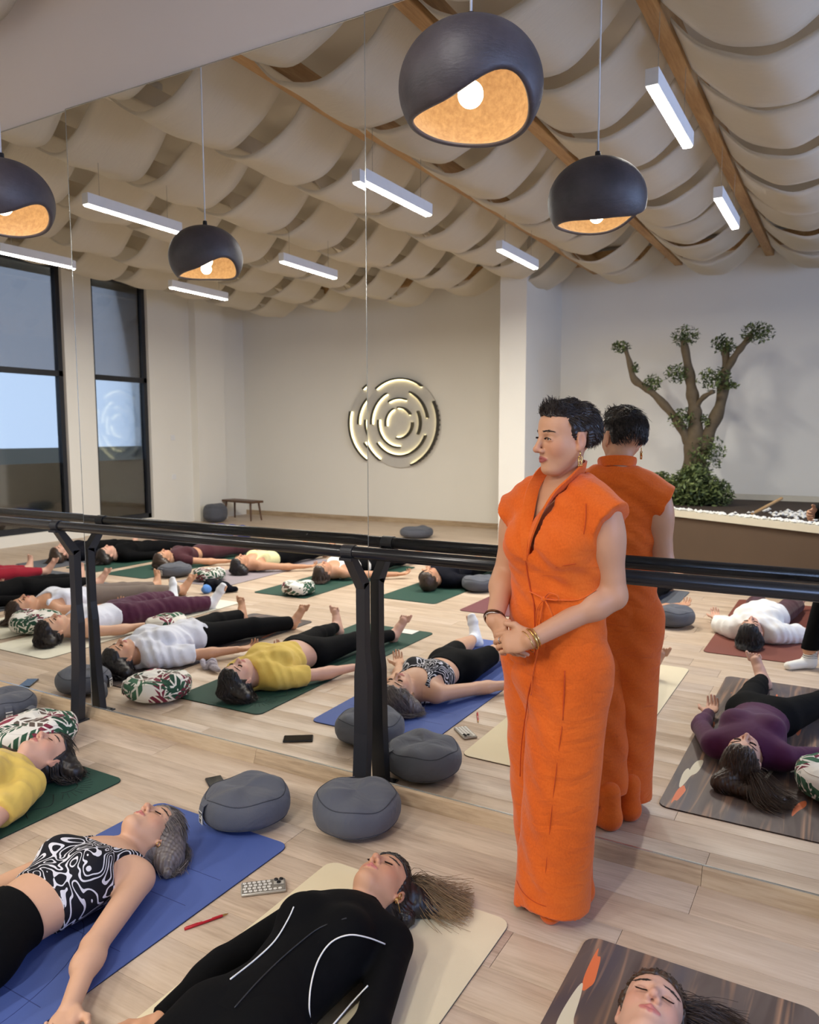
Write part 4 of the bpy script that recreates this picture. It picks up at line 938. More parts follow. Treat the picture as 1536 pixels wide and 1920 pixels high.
lying('woman in a yellow t-shirt and black leggings on the green mat by the blue one', -3.185, -.525, 1.70, -.02, 'skin_c', dict(mat='hair_black', seed=7, len=.14, end=(.14, .04), spread=.05, arc=(-.5, 2.4), mass=[(.0, .05, -.02, .11, .06, -.07, .07, .04)]),
      dict(mat=M['tee_yellow'], hem=-.66, neck='crew', sleeve=.66, grow=.017, fold=.005), dict(mat=bl, waist=-.74, leg=1.93), armL=((.29, -.58, .05), (.39, -.80, .045)), armR=((.25, -.58, .05), (.29, -.81, .045)), legL=.20, legR=.26, lod=1, chin=.12, belly=1.1)
lying('woman in a white t-shirt with a green print and black trousers on the dark mat', -4.20, -.515, 1.66, -.02, 'skin_b', dict(mat='hair_black', seed=8, len=.18, end=(.15, .06), spread=.05, arc=(-.6, 2.4), mass=[(.0, .06, -.02, .12, .06, -.07, .075, .045)]),
      dict(mat=M['tee_white'], hem=-.82, neck='crew', sleeve=.80, grow=.026, fold=.008), dict(mat=bl, waist=-.74, leg=1.93, wide=.012), armL=((.30, -.58, .05), (.44, -.80, .045)), armR=((.25, -.58, .05), (.30, -.80, .045)), legL=.34, legR=.20, lod=1, chin=.15)
lying('woman in a white sleeveless top and burgundy trousers with white socks on the cream mat', -5.26, -.71, 1.72, 0.0, 'skin_a', dict(mat='hair_dark', seed=9, len=.10, end=(.08, .10), spread=.03, mass=[(.0, .05, -.02, .06, .06, -.06, .07, .05)]),
      dict(mat=M['tee_white'], hem=-.72, neck='scoop', sleeve=None, grow=.012, fold=.003), dict(mat=M['burgundy'], waist=-.68, leg=1.9, wide=.02, fold=.004), socks=True, armL=((.265, -.54, .05), (.33, -.76, .045)), armR=((.25, -.58, .05), (.27, -.82, .045)), legL=.24, legR=.24, lod=1, chin=.05, turn=.1)
lying('woman in a bluish shirt over a brown top with mushroom grey leggings', -6.10, -1.02, 1.74, .03, 'skin_b', dict(mat='hair_brown', seed=10), dict(mat=M['tee_white'], hem=-.70, neck='scoop', sleeve=None, grow=.012, fold=.004), dict(mat=M['mushroom'], waist=-.66, leg=1.9), armL=((.26, -.56, .05), (.29, -.80, .045)), legL=.34, legR=.02, lod=1)
lying('person in black trousers with bare feet behind the far barre stand', -7.02, -.92, 1.70, .02, 'skin_c', dict(mat='hair_dark', seed=11), dict(mat=bl, hem=-.8, neck='crew', sleeve=1.9, grow=.010), dict(mat=bl, waist=-.7, leg=1.88), lod=2, legL=.22, legR=.25)
lying('person in red trousers with bare feet at the picture edge', -8.06, -.98, 1.70, 0, 'skin_c', dict(mat='hair_dark', seed=12), dict(mat=M['navy'], hem=-.8, neck='crew', sleeve=1.9, grow=.010), dict(mat=M['red'], waist=-.7, leg=1.85), lod=2)
# --- second row
lying('woman in a loose white shirt on the rust red mat', -.62, -3.27, 1.66, 0.05, 'skin_c', dict(mat='hair_black', seed=13, len=.08, mass=[(0, .04, -.02, .0, .07, -.06, .08, .06)]), dict(mat=M['white_tank'], hem=-.84, neck='crew', sleeve=.95, grow=.03, fold=.007), dict(mat=M['maroon'], waist=-.74, leg=1.9, wide=.02), armL=((.30, -.50, .05), (.36, -.72, .05)), armR=((.30, -.52, .05), (.36, -.74, .045)), lod=1)
lying('person in black beside the grey round cushion, mostly hidden by the woman in orange', -1.72, -3.62, 1.66, 0.0, 'skin_b', dict(mat='hair_dark', seed=14), dict(mat=bl, hem=-.8, neck='crew', sleeve=.8, grow=.012), dict(mat=bl, waist=-.7, leg=1.9), armL=((.30, -.52, .05), (.40, -.74, .045)), lod=2)
lying('short-haired person in a black t-shirt on the green mat, grey cushion at the side', -3.72, -3.93, 1.74, 0.0, 'skin_b', dict(mat='hair_brown', seed=15, style='short', mass=[(0, .03, -.01, .0, .05, -.03, .085, .075)]), dict(mat=M['navy'], hem=-.82, neck='crew', sleeve=.6, grow=.014), dict(mat=bl, waist=-.72, leg=1.9), armL=((.30, -.54, .05), (.40, -.78, .045)), lod=2, bust=.5, turn=-.1)
lying('woman in a white vest top with a floral cushion by the head', -4.85, -3.80, 1.66, 0.0, 'skin_b', dict(mat='hair_brown', seed=16, len=.1, end=(.05, .12)), dict(mat=M['white_tank'], hem=-.70, neck='tank', sleeve=None, grow=.008), dict(mat=bl, waist=-.66, leg=1.9), armL=((.32, -.50, .05), (.50, -.66, .045)), lod=2)
lying('woman in a pale yellow vest top and black trousers in the second row', -5.98, -3.76, 1.66, 0.0, 'skin_b', dict(mat='hair_black', seed=17, len=.12, end=(.08, .05), mass=[(.0, .04, -.02, .08, .03, -.06, .08, .06)]), dict(mat=M['cream_yellow'], hem=-.70, neck='tank', sleeve=None, grow=.009), dict(mat=bl, waist=-.66, leg=1.9), armL=((.32, -.50, .05), (.52, -.66, .045)), lod=2)
lying('woman in a maroon crop top and leggings with a grey cushion by the head', -7.06, -3.62, 1.66, 0.0, 'skin_b', dict(mat='hair_brown', seed=18, len=.14, end=(.1, .06), mass=[(.0, .04, -.02, .10, .04, -.06, .085, .06)]), dict(mat=M['maroon'], hem=-.60, neck='crew', sleeve=.4, grow=.008), dict(mat=M['maroon'], waist=-.66, leg=1.9), armL=((.32, -.50, .05), (.52, -.66, .045)), armR=((.25, -.58, .05), (.26, -.82, .045)), lod=2)
lying('dark-haired person in a black top in the second row near the window', -7.93, -3.52, 1.70, 0.0, 'skin_c', dict(mat='hair_dark', seed=19, len=.1, mass=[(.0, .04, -.02, .06, .05, -.06, .085, .06)]), dict(mat=bl, hem=-.8, neck='crew', sleeve=1.9, grow=.012), dict(mat=bl, waist=-.72, leg=1.9), armL=((.25, -.58, .05), (.26, -.82, .045)), armR=((.25, -.58, .05), (.26, -.82, .045)), lod=2)
lying('brown-haired person in navy nearest the wide window in the second row', -8.62, -3.2, 1.70, 0.0, 'skin_c', dict(mat='hair_brown', seed=20, len=.1, mass=[(.0, .04, -.02, .06, .05, -.06, .085, .06)]), dict(mat=M['navy'], hem=-.8, neck='crew', sleeve=1.9, grow=.012), dict(mat=bl, waist=-.72, leg=1.9), armL=((.24, -.58, .05), (.25, -.82, .045)), armR=((.25, -.58, .05), (.26, -.82, .045)), lod=2)
# ------------------------------------------------------------------ yoga mats
def mat_plain(name, c, rough=0.75): return plain(name, c, rough, var=0.04, scale=5, bump=0.08, bscale=240)
M['mat_beige'] = mat_plain('mat_beige', srgb(226, 212, 180)); M['mat_blue'] = mat_plain('mat_blue', srgb(74, 94, 158)); M['mat_green'] = mat_plain('mat_green', srgb(24, 66, 54)); M['mat_cream'] = mat_plain('mat_cream', srgb(230, 226, 208))
M['mat_rust'] = mat_plain('mat_rust', srgb(118, 62, 50)); M['mat_wine'] = mat_plain('mat_wine', srgb(112, 62, 66)); M['mat_grey'] = mat_plain('mat_grey', srgb(92, 96, 104)); M['mat_lilac'] = mat_plain('mat_lilac', srgb(150, 140, 146)); M['mat_under'] = plain('mat_dark_rubber', srgb(28, 26, 28), 0.8)
M['mat_line'] = plain('mat_printed_line', srgb(44, 58, 112), 0.8); M['mat_line_dark'] = plain('mat_printed_dark', srgb(12, 28, 26), 0.8)
def marbled_mat(name, cols, orange=True):
    t = NT(name); co = t.coord()
    w_ = t.noise(t.mapping(co, (5.5, 1.1, 1)), 1.0, 3, 0.55, 1.4); st = t.noise(t.mapping(co, (24, 1.4, 1)), 1.0, 2, 0.6, 0.7)
    b = t.ramp(w_, [(0.3, cols[0]), (0.5, cols[1]), (0.68, cols[2])]); l = t.math('SMOOTH_MIN', t.math('MULTIPLY', t.math('SUBTRACT', st, 0.54), 6.0, clamp=True), 1.0, 0.1); b = t.mix(t.math('MULTIPLY', l, 0.55), b, cols[3])
    if orange:
        m1 = t.noise(t.mapping(co, (10, 1.5, 1), loc=(0.25, 0.4, 0)), 1.0, 1, 0.5, 0.6); b = t.mix(t.math('GREATER_THAN', m1, 0.685), b, srgb(226, 120, 74))
        m2 = t.noise(t.mapping(co, (10, 1.5, 1), loc=(4.1, 2.2, 0)), 1.0, 1, 0.5, 0.6); b = t.mix(t.math('GREATER_THAN', m2, 0.70), b, srgb(222, 216, 196))
    t.base(b); t.set(rough=0.5, spec=0.4); return t.m
M['mat_marbled'] = marbled_mat('mat_brown_marbled', [srgb(66, 50, 48), srgb(104, 90, 84), srgb(80, 74, 82), srgb(206, 158, 122)])
M['mat_marbled2'] = marbled_mat('mat_dark_marbled', [srgb(62, 54, 54), srgb(84, 74, 72), srgb(66, 62, 66), srgb(170, 130, 104)])
MATS = []
def yoga_mat(x0, x1, y0, y1, m, label, rz=0.0):
    MATS.append((x0, x1, y1, y0))
    cx, cy = (x0 + x1) / 2, (y0 + y1) / 2; hx, hy = abs(x1 - x0) / 2, abs(y0 - y1) / 2
    root = empty('yoga_mat', (cx, cy, 0), rz, label, 'yoga mat', 'yoga mats'); R_ = .045; out = []
    for (sx, sy, a0) in ((1, 1, 0), (-1, 1, 90), (-1, -1, 180), (1, -1, 270)):
        for k in range(6):
            a = math.radians(a0 + 18 * k); out.append((sx * (hx - R_) + R_ * math.cos(a), sy * (hy - R_) + R_ * math.sin(a)))
    mb = MB(); mb.prism(out, 'z', .0025, .0055); mb.build('mat_surface', M[m], root); mb = MB(); mb.prism([(p[0] * 1.002, p[1] * 1.0008) for p in out], 'z', .0005, .0026); mb.build('rubber_underside', M['mat_under'], root)
    return root
yoga_mat(-.665, -.005, -.50, -2.56, 'mat_marbled', 'brown marbled mat with orange streaks in the picture corner')
yoga_mat(-1.635, -.905, -.555, -2.60, 'mat_beige', 'beige mat under the woman in the black jacket')
mB = yoga_mat(-2.56, -1.84, -.545, -2.60, 'mat_blue', 'blue mat with thin printed lines under the marbled top woman')
yoga_mat_g = yoga_mat(-3.53, -2.87, -.475, -2.58, 'mat_green', 'dark green mat under the woman in the yellow t-shirt')
yoga_mat(-4.56, -3.90, -.44, -2.44, 'mat_marbled2', 'dark grey brown marbled mat under the white t-shirt woman')
yoga_mat(-5.63, -4.95, -.56, -2.72, 'mat_cream', 'cream white mat under the burgundy trousers woman'); yoga_mat(-6.42, -5.74, -.72, -2.85, 'mat_cream', 'cream mat half hidden by a floral cushion at the picture edge')
yoga_mat(-7.35, -6.67, -.85, -2.8, 'mat_grey', 'grey mat under the black trousers at the far barre stand'); yoga_mat(-8.4, -7.72, -.9, -2.9, 'mat_grey', 'grey mat under the red trousers at the picture edge')
yoga_mat(-.90, -.16, -3.085, -5.16, 'mat_rust', 'rust red mat under the woman in the white shirt'); yoga_mat(-3.06, -2.36, -3.40, -5.4, 'mat_wine', 'wine red mat left of the woman in orange, in the mirror'); yoga_mat(-2.05, -1.38, -3.3, -5.3, 'mat_grey', 'grey mat hidden behind the woman in orange')
yoga_mat(-4.02, -3.37, -3.52, -5.5, 'mat_green', 'green mat under the short-haired person in black'); yoga_mat(-5.17, -4.52, -3.15, -5.2, 'mat_green', 'green mat under the woman in the white vest'); yoga_mat(-6.3, -5.62, -3.2, -5.2, 'mat_lilac', 'pale lilac grey mat under the pale yellow vest woman')
yoga_mat(-7.4, -6.72, -3.15, -5.2, 'mat_green', 'green mat under the woman in maroon'); yoga_mat(-8.22, -7.56, -3.1, -5.2, 'mat_green', 'green mat near the window, second row'); yoga_mat(-8.98, -8.3, -2.95, -5.0, 'mat_grey', 'dark grey mat nearest the wide window')
# printed lines on the blue and green mats
for yy in (-.86, -1.03, -1.30, -1.57): 
    for (a, b) in ((-.30, .30),): MB().box(a, b, yy + 1.5725 - .0012, yy + 1.5725 + .0012, .0055, .0058).build('printed_line', M['mat_line'], mB)
mb = MB()
for k in range(40):
    a = 2 * PI * k / 40; b = 2 * PI * (k + 1) / 40; mb.tube([(.26 * math.cos(a), .45 * math.sin(a) - .12, .0055), (.26 * math.cos(b), .45 * math.sin(b) - .12, .0055)], .0012, 4, cap=False)
mb.build('printed_circle', M['mat_line'], mB)
gx, gy = .16, .86; mb = MB()
for k in range(15):
    a = math.radians(-40 + 14 * k); mb.tube([(gx + .07 * math.cos(a), gy + .07 * math.sin(a), .0055), (gx + .12 * math.cos(a), gy + .12 * math.sin(a), .0055)], .0014, 4)
for k in range(16):
    a, b = math.radians(-50 + 15 * k), math.radians(-35 + 15 * k); mb.tube([(gx + .055 * math.cos(a), gy + .055 * math.sin(a), .0055), (gx + .055 * math.cos(b), gy + .055 * math.sin(b), .0055)], .002, 4)
P, rr = smooth_path([Vector((gx + .02, gy - .07, .0055)), Vector((gx + .1, gy - .14, .0055)), Vector((gx + .06, gy - .22, .0055)), Vector((gx + .12, gy - .26, .0055))], [.002] * 4); mb.tube(P, rr, 4)
mb.build('printed_sun', M['mat_line_dark'], yoga_mat_g)
# ------------------------------------------------------------------ cushions
M['cush_grey'] = fabric('slate_grey_canvas', srgb(88, 90, 98), 0.85, 0.45, 0.06, 7); M['cush_seam'] = plain('slate_seam', srgb(58, 60, 68), .85); M['tag_white'] = plain('woven_tag', srgb(226, 222, 214), .8); M['tag_ink'] = plain('tag_print', srgb(70, 60, 60), .8)
def floral(name, seed):
    t = NT(name); co = t.coord(); cols = []; base = srgb(228, 224, 216)
    def layer(scale, prev, colr, off_, w_, L_):
        v = t.mapping(co, (scale,) * 3, loc=off_); vo = t.node('ShaderNodeTexVoronoi'); vo.inputs['Scale'].default_value = 1.0; vo.inputs['Randomness'].default_value = 0.8; t.L(v, vo.inputs['Vector'])
        d = t.vmath('SUBTRACT', v, vo.outputs['Position']); sp = t.node('ShaderNodeSeparateColor'); t.L(vo.outputs['Color'], sp.inputs[0])
        rot = t.node('ShaderNodeVectorRotate'); rot.rotation_type = 'EULER_XYZ'; cx = t.node('ShaderNodeCombineXYZ'); 
        for i in range(3): t.L(t.math('MULTIPLY', sp.outputs[i], 6.28), cx.inputs[i])
        t.L(d, rot.inputs['Vector']); t.L(cx.outputs[0], rot.inputs['Rotation']); s_ = t.node('ShaderNodeSeparateXYZ'); t.L(rot.outputs[0], s_.inputs[0])
        ax = t.math('ABSOLUTE', s_.outputs[0]); y_ = s_.outputs[1]
        wid = t.math('MULTIPLY', t.math('SUBTRACT', 1.0, t.math('POWER', t.math('ABSOLUTE', t.math('DIVIDE', y_, L_)), 1.6)), w_)
        inside = t.math('LESS_THAN', ax, wid); vein = t.math('GREATER_THAN', t.math('SINE', t.math('MULTIPLY', t.math('ADD', y_, t.math('MULTIPLY', ax, -0.9)), 30.0 )), -0.6); mid = t.math('GREATER_THAN', ax, 0.018)
        f = t.math('MULTIPLY', t.math('MULTIPLY', inside, vein), mid)
        c = t.ramp(sp.outputs[0], colr, 'CONSTANT'); return t.mix(f, prev, c)
    c1 = [(0.0, srgb(52, 88, 68)), (0.45, srgb(120, 48, 66)), (0.7, srgb(92, 78, 70)), (0.85, srgb(40, 70, 56))]
    x = layer(4.6, base, c1, (seed, 0, 0), .24, .66); x = layer(4.2, x, c1[::-1] if False else [(0.0, srgb(40, 74, 58)), (0.4, srgb(98, 84, 76)), (0.62, srgb(70, 108, 84)), (0.86, srgb(142, 60, 78))], (seed + 3.3, 1.7, 0), .20, .64); x = layer(6.5, x, c1, (seed + 7.3, 4.7, 2), .17, .6)
    t.base(x); t.set(rough=.85, spec=.25); t.bump(t.noise(co, 8, 2, .5, 1.0), .35, .03); return t.m
FLO = [floral('floral_print_%d' % i, i * 2.7) for i in range(3)]
def cushion(name, x, y, R_, h, m, label, group, rz=0.0, tagang=None, tilt=0.0, seed=0, strap=False):
    on = any(a < x + R_ * .9 and b > x - R_ * .9 and c < y + R_ * .9 and d > y - R_ * .9 for a, b, c, d in MATS)
    root = empty(name, (x, y, .0062 if on else .001), rz, label, 'cushion', group); rr = random.Random(seed); NT_, NP_ = 56, 26; V = []; F = []; p1, p2, p3 = rr.random() * 6, rr.random() * 6, rr.random() * 6
    for j in range(NP_ + 1):
        ph = PI * j / NP_ - PI / 2
        for k in range(NT_):
            th_ = 2 * PI * k / NT_; c = max(math.cos(ph), 0) ** .62; s_ = math.copysign(abs(math.sin(ph)) ** .75, math.sin(ph))
            r_ = R_ * c * (1 + .018 * math.sin(3 * th_ + p1) + .010 * math.sin(7 * th_ + p2) * (.4 + .6 * c)); z = h / 2 + h / 2 * s_
            if s_ > 0: z += (.020 * math.sin(2 * th_ + p3) * c * (1 - c) * 2.2 + .010 * math.sin(5 * th_ + p1 + 3 * c) * c * s_ - .012 * (1 - c) ** 2); z += tilt * r_ / R_ * math.cos(th_) * s_
            if s_ < -.6: z = max(z, 0.0)
            V.append((r_ * math.cos(th_), r_ * math.sin(th_), max(z, 0.0)))
    for j in range(NP_):
        for k in range(NT_): F.append((j * NT_ + k, j * NT_ + (k + 1) % NT_, (j + 1) * NT_ + (k + 1) % NT_, (j + 1) * NT_ + k))
    mesh_from('cushion_cover', V, np.array(F), m, root)
    # side seams top and bottom of the band
    for frac in (.34, .70):
        j = int(round(NP_ * frac)); ring = [Vector(V[j * NT_ + k]) for k in range(NT_)]; ring = [Vector((p.x * 1.004, p.y * 1.004, p.z)) for p in ring]; ring.append(ring[0])
        MB().tube(ring, .0022, 5, cap=False).build('seam', M['cush_seam'] if m == M['cush_grey'] else m, root, True)
    if tagang is not None:
        ca, sa = math.cos(tagang), math.sin(tagang); o_ = Vector((ca * R_ * 1.0, sa * R_ * 1.0, 0)); tn = Vector((-sa, ca, 0))
        def quad(mb, u0, u1, v0, v1, out):
            def P(u, v): return o_ + tn * u + Vector((ca * out, sa * out, v))
            A_ = [P(u0, v0), P(u1, v0), P(u1, v1), P(u0, v1)]; B_ = [p + Vector((ca, sa, 0)) * .0012 for p in A_]; mb.add(A_ + B_, [(0, 3, 2, 1), (4, 5, 6, 7), (0, 1, 5, 4), (1, 2, 6, 5), (2, 3, 7, 6), (3, 0, 4, 7)])
        s1 = MB(); pts = [o_ + Vector((ca * q, sa * q, z)) for q, z in ((-.03, h * .84), (.004, h * .74), (.012, h * .55), (.008, h * .32), (.0, h * .22))]
        for a, b in zip(pts[:-1], pts[1:]): s1.add([a - tn * .018, a + tn * .018, b + tn * .018, b - tn * .018, a - tn * .018 + Vector((ca, sa, .3)) * .003, a + tn * .018 + Vector((ca, sa, .3)) * .003, b + tn * .018 + Vector((ca, sa, .3)) * .003, b - tn * .018 + Vector((ca, sa, .3)) * .003], [(0, 3, 2, 1), (4, 5, 6, 7), (0, 1, 5, 4), (1, 2, 6, 5), (2, 3, 7, 6), (3, 0, 4, 7)])
        s1.build('handle_strap', m, root)
        tg = MB(); quad(tg, -.017, .017, h * .26, h * .26 + .052, .013); tg = tg.build('label_tag', M['tag_white'], root); ink = MB()
        quad(ink, -.009, -.006, h * .26 + .006, h * .26 + .022, .0146); quad(ink, -.009, .008, h * .26 + .017, h * .26 + .020, .0146); quad(ink, -.001, .002, h * .26 + .004, h * .26 + .016, .0146); quad(ink, -.012, .012, h * .26 + .027, h * .26 + .0285, .0146)
        for k in range(10):
            a = 2 * PI * k / 10; quad(ink, .007 * math.cos(a) - .0012, .007 * math.cos(a) + .0012, h * .26 + .039 + .007 * math.sin(a) - .0012, h * .26 + .039 + .007 * math.sin(a) + .0012, .0146)
        ink.build('tag_print', M['tag_ink'], tg)
    if strap:
        a = tagang if tagang is not None else 0.0; b0 = Vector((R_ * .96 * math.cos(a + .5), R_ * .96 * math.sin(a + .5), h * .5)); d = Vector((math.cos(a + .5), math.sin(a + .5), 0)); n_ = Vector((-d.y, d.x, 0)); P = [b0, b0 + d * .05 + Vector((0, 0, .02)), b0 + d * .10 + n_ * .02 + Vector((0, 0, -.03)), b0 + d * .09 + n_ * .05 + Vector((0, 0, -h * .5 + .01)), b0 + d * .03 + n_ * .06 + Vector((0, 0, -h * .5 + .008))]
        ribbon('loose_strap', P, .038, .0012, m, lambda p, t_: n_ + Vector((0, 0, .2)), root)
    return root
G1, G2 = 'grey round cushions', 'floral round cushions'; cg = M['cush_grey']
# ------------------------------------------------------------------ the woman standing in orange (local x = her left, y = back, z = up)
t = NT('orange_linen'); co = t.coord()
n = t.noise(co, 5, 3); weave = t.noise(t.mapping(co, (200, 200, 120)), 1.0, 2); f = t.math('ADD', t.math('MULTIPLY', n, 0.6), t.math('MULTIPLY', weave, 0.4))
t.base(t.ramp(f, [(0.25, srgb(202, 84, 18)), (0.5, srgb(222, 100, 26)), (0.78, srgb(232, 114, 40))])); t.set(rough=0.85, spec=0.2, sheen=0.2)
cr = t.noise(t.mapping(co, (5, 5, 12), rot=(0.3, 0.2, 0)), 1.5, 4, 0.5, 0.8); t.bump(t.math('ADD', cr, t.math('MULTIPLY', weave, 0.05)), 0.6, 0.016); M['linen'] = t.m
M['linen_seam'] = plain('orange_linen_seam', srgb(190, 70, 14), 0.85)
W0 = empty('person', (-.838, -.350, 0), -.2638, 'woman with short dark hair standing in orange linen top and trousers, hands clasped', 'person')
th = math.radians(-27)   # head turned to her right
hf = np.array([math.sin(th), -math.cos(th), -.06]); hu = unit(np.array([0.02, -.02, 1.0])); hu = unit(hu - unit(hf) * np.dot(hu, unit(hf))); hl = np.cross(hu, unit(hf))
HD = Head((.022, .004, 1.590), hl, hf, hu, .985); hp = HD.prims(True)
neck = [cap((0, .034, 1.41), (.016, .030, 1.54), .053, .047, .014), cap((-.10, .03, 1.41), (.10, .03, 1.41), .045, .045, .05)]
chest = [ell((0, .0, 1.27), (.135, .100, .155), .04), cap((-.12, .012, 1.375), (.12, .012, 1.375), .045, .045, .03), ell((0, .0, 1.08), (.115, .09, .14), .04), ell((0, .0, .93), (.135, .095, .12), .04)]
for q in (-1, 1): chest += [ell((q * .075, -.080, 1.245), (.055, .045, .055), .03)]
sL, eL, wL = np.array((.158, .012, 1.365)), np.array((.188, .035, 1.085)), np.array((.045, -.205, .960))
sR, eR, wR = np.array((-.158, .012, 1.365)), np.array((-.215, -.005, 1.10)), np.array((-.132, -.170, .985))
arms = []
for (a, e, w_) in ((sL, eL, wL), (sR, eR, wR)): arms += [cap(a, e, .055, .043, .03), cap(e, w_, .043, .0275, .02), ell(e + (w_ - e) * .22, (.045, .05, .045), .03), ell(a + (e - a) * .35, (.056, .058, .09), .03)]
hL = hand_prims(wL, (-.95, -.22, -.22), (.10, .95, -.35), (0, 0.2, 1), 1.02, curl=(.30, .55, .45), thumb=(.72, .55, -.15))
hR = hand_prims(wR, (.70, -.28, -.50), (.15, .95, .1), (.3, 0, 1), 1.0, curl=(.25, .30, .25), thumb=(.75, .5, .1))
legs = [cap((.07, -.01, .90), (.07, -.06, .10), .075, .045, .05), cap((-.075, .01, .90), (-.02, .075, .10), .075, .045, .05)]
body = hp + neck + chest + arms + hL + hR + legs
boxes = [tuple(HD.box(-.13)) + (.0023,)]
for h in (hL + hR,):
    b0, b1 = bounds(h, .012); boxes.append((b0, b1, .0026))
lo, hi = bounds(body, .02); boxes.append((lo, hi, .006))
V, Q = sculpt([(body, [], 0.0)], boxes); bo = mesh_from('body', V, Q, M['skin_o'], W0); HD.paint(bo, V)
HD.features(W0, M['lash'], open_eyes=True)
# --- wrap top
def folds(X, Y, Z):
    return .0030 * np.sin(Z * 46 + 7 * np.sin(X * 9 + Y * 6)) * np.sin(X * 12 + 2.0 + 3 * np.sin(Z * 5)) + .0016 * np.sin(Z * 90 + X * 55 + 4 * np.sin(Y * 20))
topb = [ell((0, .0, 1.27), (.165, .118, .18), .05), cap((-.115, .018, 1.378), (.115, .018, 1.378), .062, .062, .05), cap((0, 0, 1.15), (0, 0, .70), .118, .130, .05, flat=(np.array([1.0, 0, 0]), 1.38)), cap((-.06, .046, 1.425), (.06, .046, 1.425), .052, .052, .04)]
for q in (-1, 1): topb += [ell((q * .075, -.085, 1.24), (.070, .058, .072), .05)]
def wedge(X, Y, Z): return -np.maximum(np.maximum(np.abs(X + .008 + .05 * (1.44 - Z)) - (Z - 1.205) * .30, Y - .045), -1 + 0 * Z)
def neckhole(X, Y, Z): return .056 - np.sqrt((X - .004) ** 2 + (Y - .022) ** 2) + 0 * Z - np.maximum(1.455 - Z - .3 * np.minimum(Y, 0), 0) * 5
notch = lambda X, Y, Z: -np.maximum(np.maximum(np.abs(X - .085 - .03 * (.9 - Z)) - (.93 - Z) * .16, Y - .02), -1 + 0 * Z)
def hemcut(X, Y, Z): return (.838 + .03 * np.clip(-X, -.2, .2)) - Z + 0 * Y
sleeves = []
for q in (-1, 1): sleeves += [cap((q * .10, .014, 1.370), (q * .190, .012, 1.318), .080, .078, .03, t1=1.0)]
groups = [(topb + sleeves, [hemcut, wedge, neckhole, notch], .004)]
lo, hi = bounds(topb + sleeves, .03); lo[2] = .80; hi[2] = 1.50
V, Q = sculpt(groups, [(lo, hi, .0048)], folds); mesh_from('wrap_top', V, Q, M['linen'], W0)
def front_of(prims, x, z, grow=.004, y0=-.40, y1=.15, n=400):
    ys = np.linspace(y0, y1, n).astype(f32); d = np.full(n, 1.0, f32)
    for p in prims: d = smin(d, peval(p, np.full(n, x, f32), ys, np.full(n, z, f32), grow), p['k'])
    i = np.argmax(d < 0); return float(ys[i]) if (d < 0).any() else -.1
def on_top(x, z, up=.003): return Vector((x, front_of(topb + sleeves, x, z) - up, z))
# stand collar running round the neck into the V
cp = [(-.030, 1.195), (-.020, 1.26), (-.002, 1.33), (.034, 1.40), (.062, 1.445)]
inner = [on_top(x, z, .002) for x, z in cp] + [Vector((.070, .01, 1.478)), Vector((.058, .062, 1.492)), Vector((.005, .090, 1.498)), Vector((-.05, .066, 1.492)), Vector((-.066, .012, 1.478))] + [on_top(x, z, .004) for x, z in ((-.062, 1.445), (-.052, 1.40), (-.040, 1.33), (-.032, 1.26), (-.030, 1.195))]
def ribbon(name, path, w0, thick, mat, upv, parent, n=4, taper=False):
    P, _ = smooth_path(path, [1] * len(path), n); V = []; F = []
    for i, p in enumerate(P):
        wid = w0 * (1 if not taper else .30 + .70 * min(1.0, 2.2 * math.sin(PI * i / (len(P) - 1))))
        tgt = (P[min(i + 1, len(P) - 1)] - P[max(i - 1, 0)]).normalized(); u_ = upv(p, i / (len(P) - 1)).normalized(); u_ = (u_ - tgt * u_.dot(tgt)).normalized(); nn = tgt.cross(u_)
        V += [p - u_ * wid / 2 - nn * thick, p + u_ * wid / 2 - nn * thick, p + u_ * wid / 2 + nn * thick, p - u_ * wid / 2 + nn * thick]
    for i in range(len(P) - 1):
        for k in range(4): F.append((i * 4 + k, i * 4 + (k + 1) % 4, i * 4 + 4 + (k + 1) % 4, i * 4 + 4 + k))
    F += [(0, 3, 2, 1), tuple(len(V) - 4 + k for k in range(4))]
    o = mesh_from(name, V, F, mat, parent, True); o.data.set_sharp_from_angle(angle=.9)
    bm = bmesh.new(); bm.from_mesh(o.data); bmesh.ops.recalc_face_normals(bm, faces=bm.faces[:]); bm.to_mesh(o.data); bm.free(); return o
def collar_up(p, t_):
    c = Vector((.004, .02, p.z)); out = (p - c); out.z = 0; out.normalize()
    k = math.sin(PI * t_) ** 1.5; return Vector((0, 0, 1)) * (0.25 + .75 * k) + (Vector((1 if t_ < .5 else -1, 0, .3)) * (1 - k)) + out * .12
ribbon('stand_collar', inner, .040, .0035, M['linen'], collar_up, W0, taper=True)
def seam(name, pts, r=.0016, fn=on_top, mat=None):
    P = [fn(x, z, .0030) for x, z in pts]; P, rr = smooth_path(P, [r] * len(P), 4); return MB().tube(P, rr, 6).build(name, mat or M['linen_seam'], W0, True)
seam('wrap_edge', [(-.030, 1.195), (-.030, 1.15), (-.020, 1.10), (-.004, 1.06), (.002, 1.0), (.004, .94), (.006, .87)], .0022)
seam('shoulder_seam', [(.145, 1.385), (.150, 1.34), (.148, 1.29)], .0012); seam('dart_seam', [(.14, 1.20), (.115, 1.195), (.085, 1.185)], .0012)
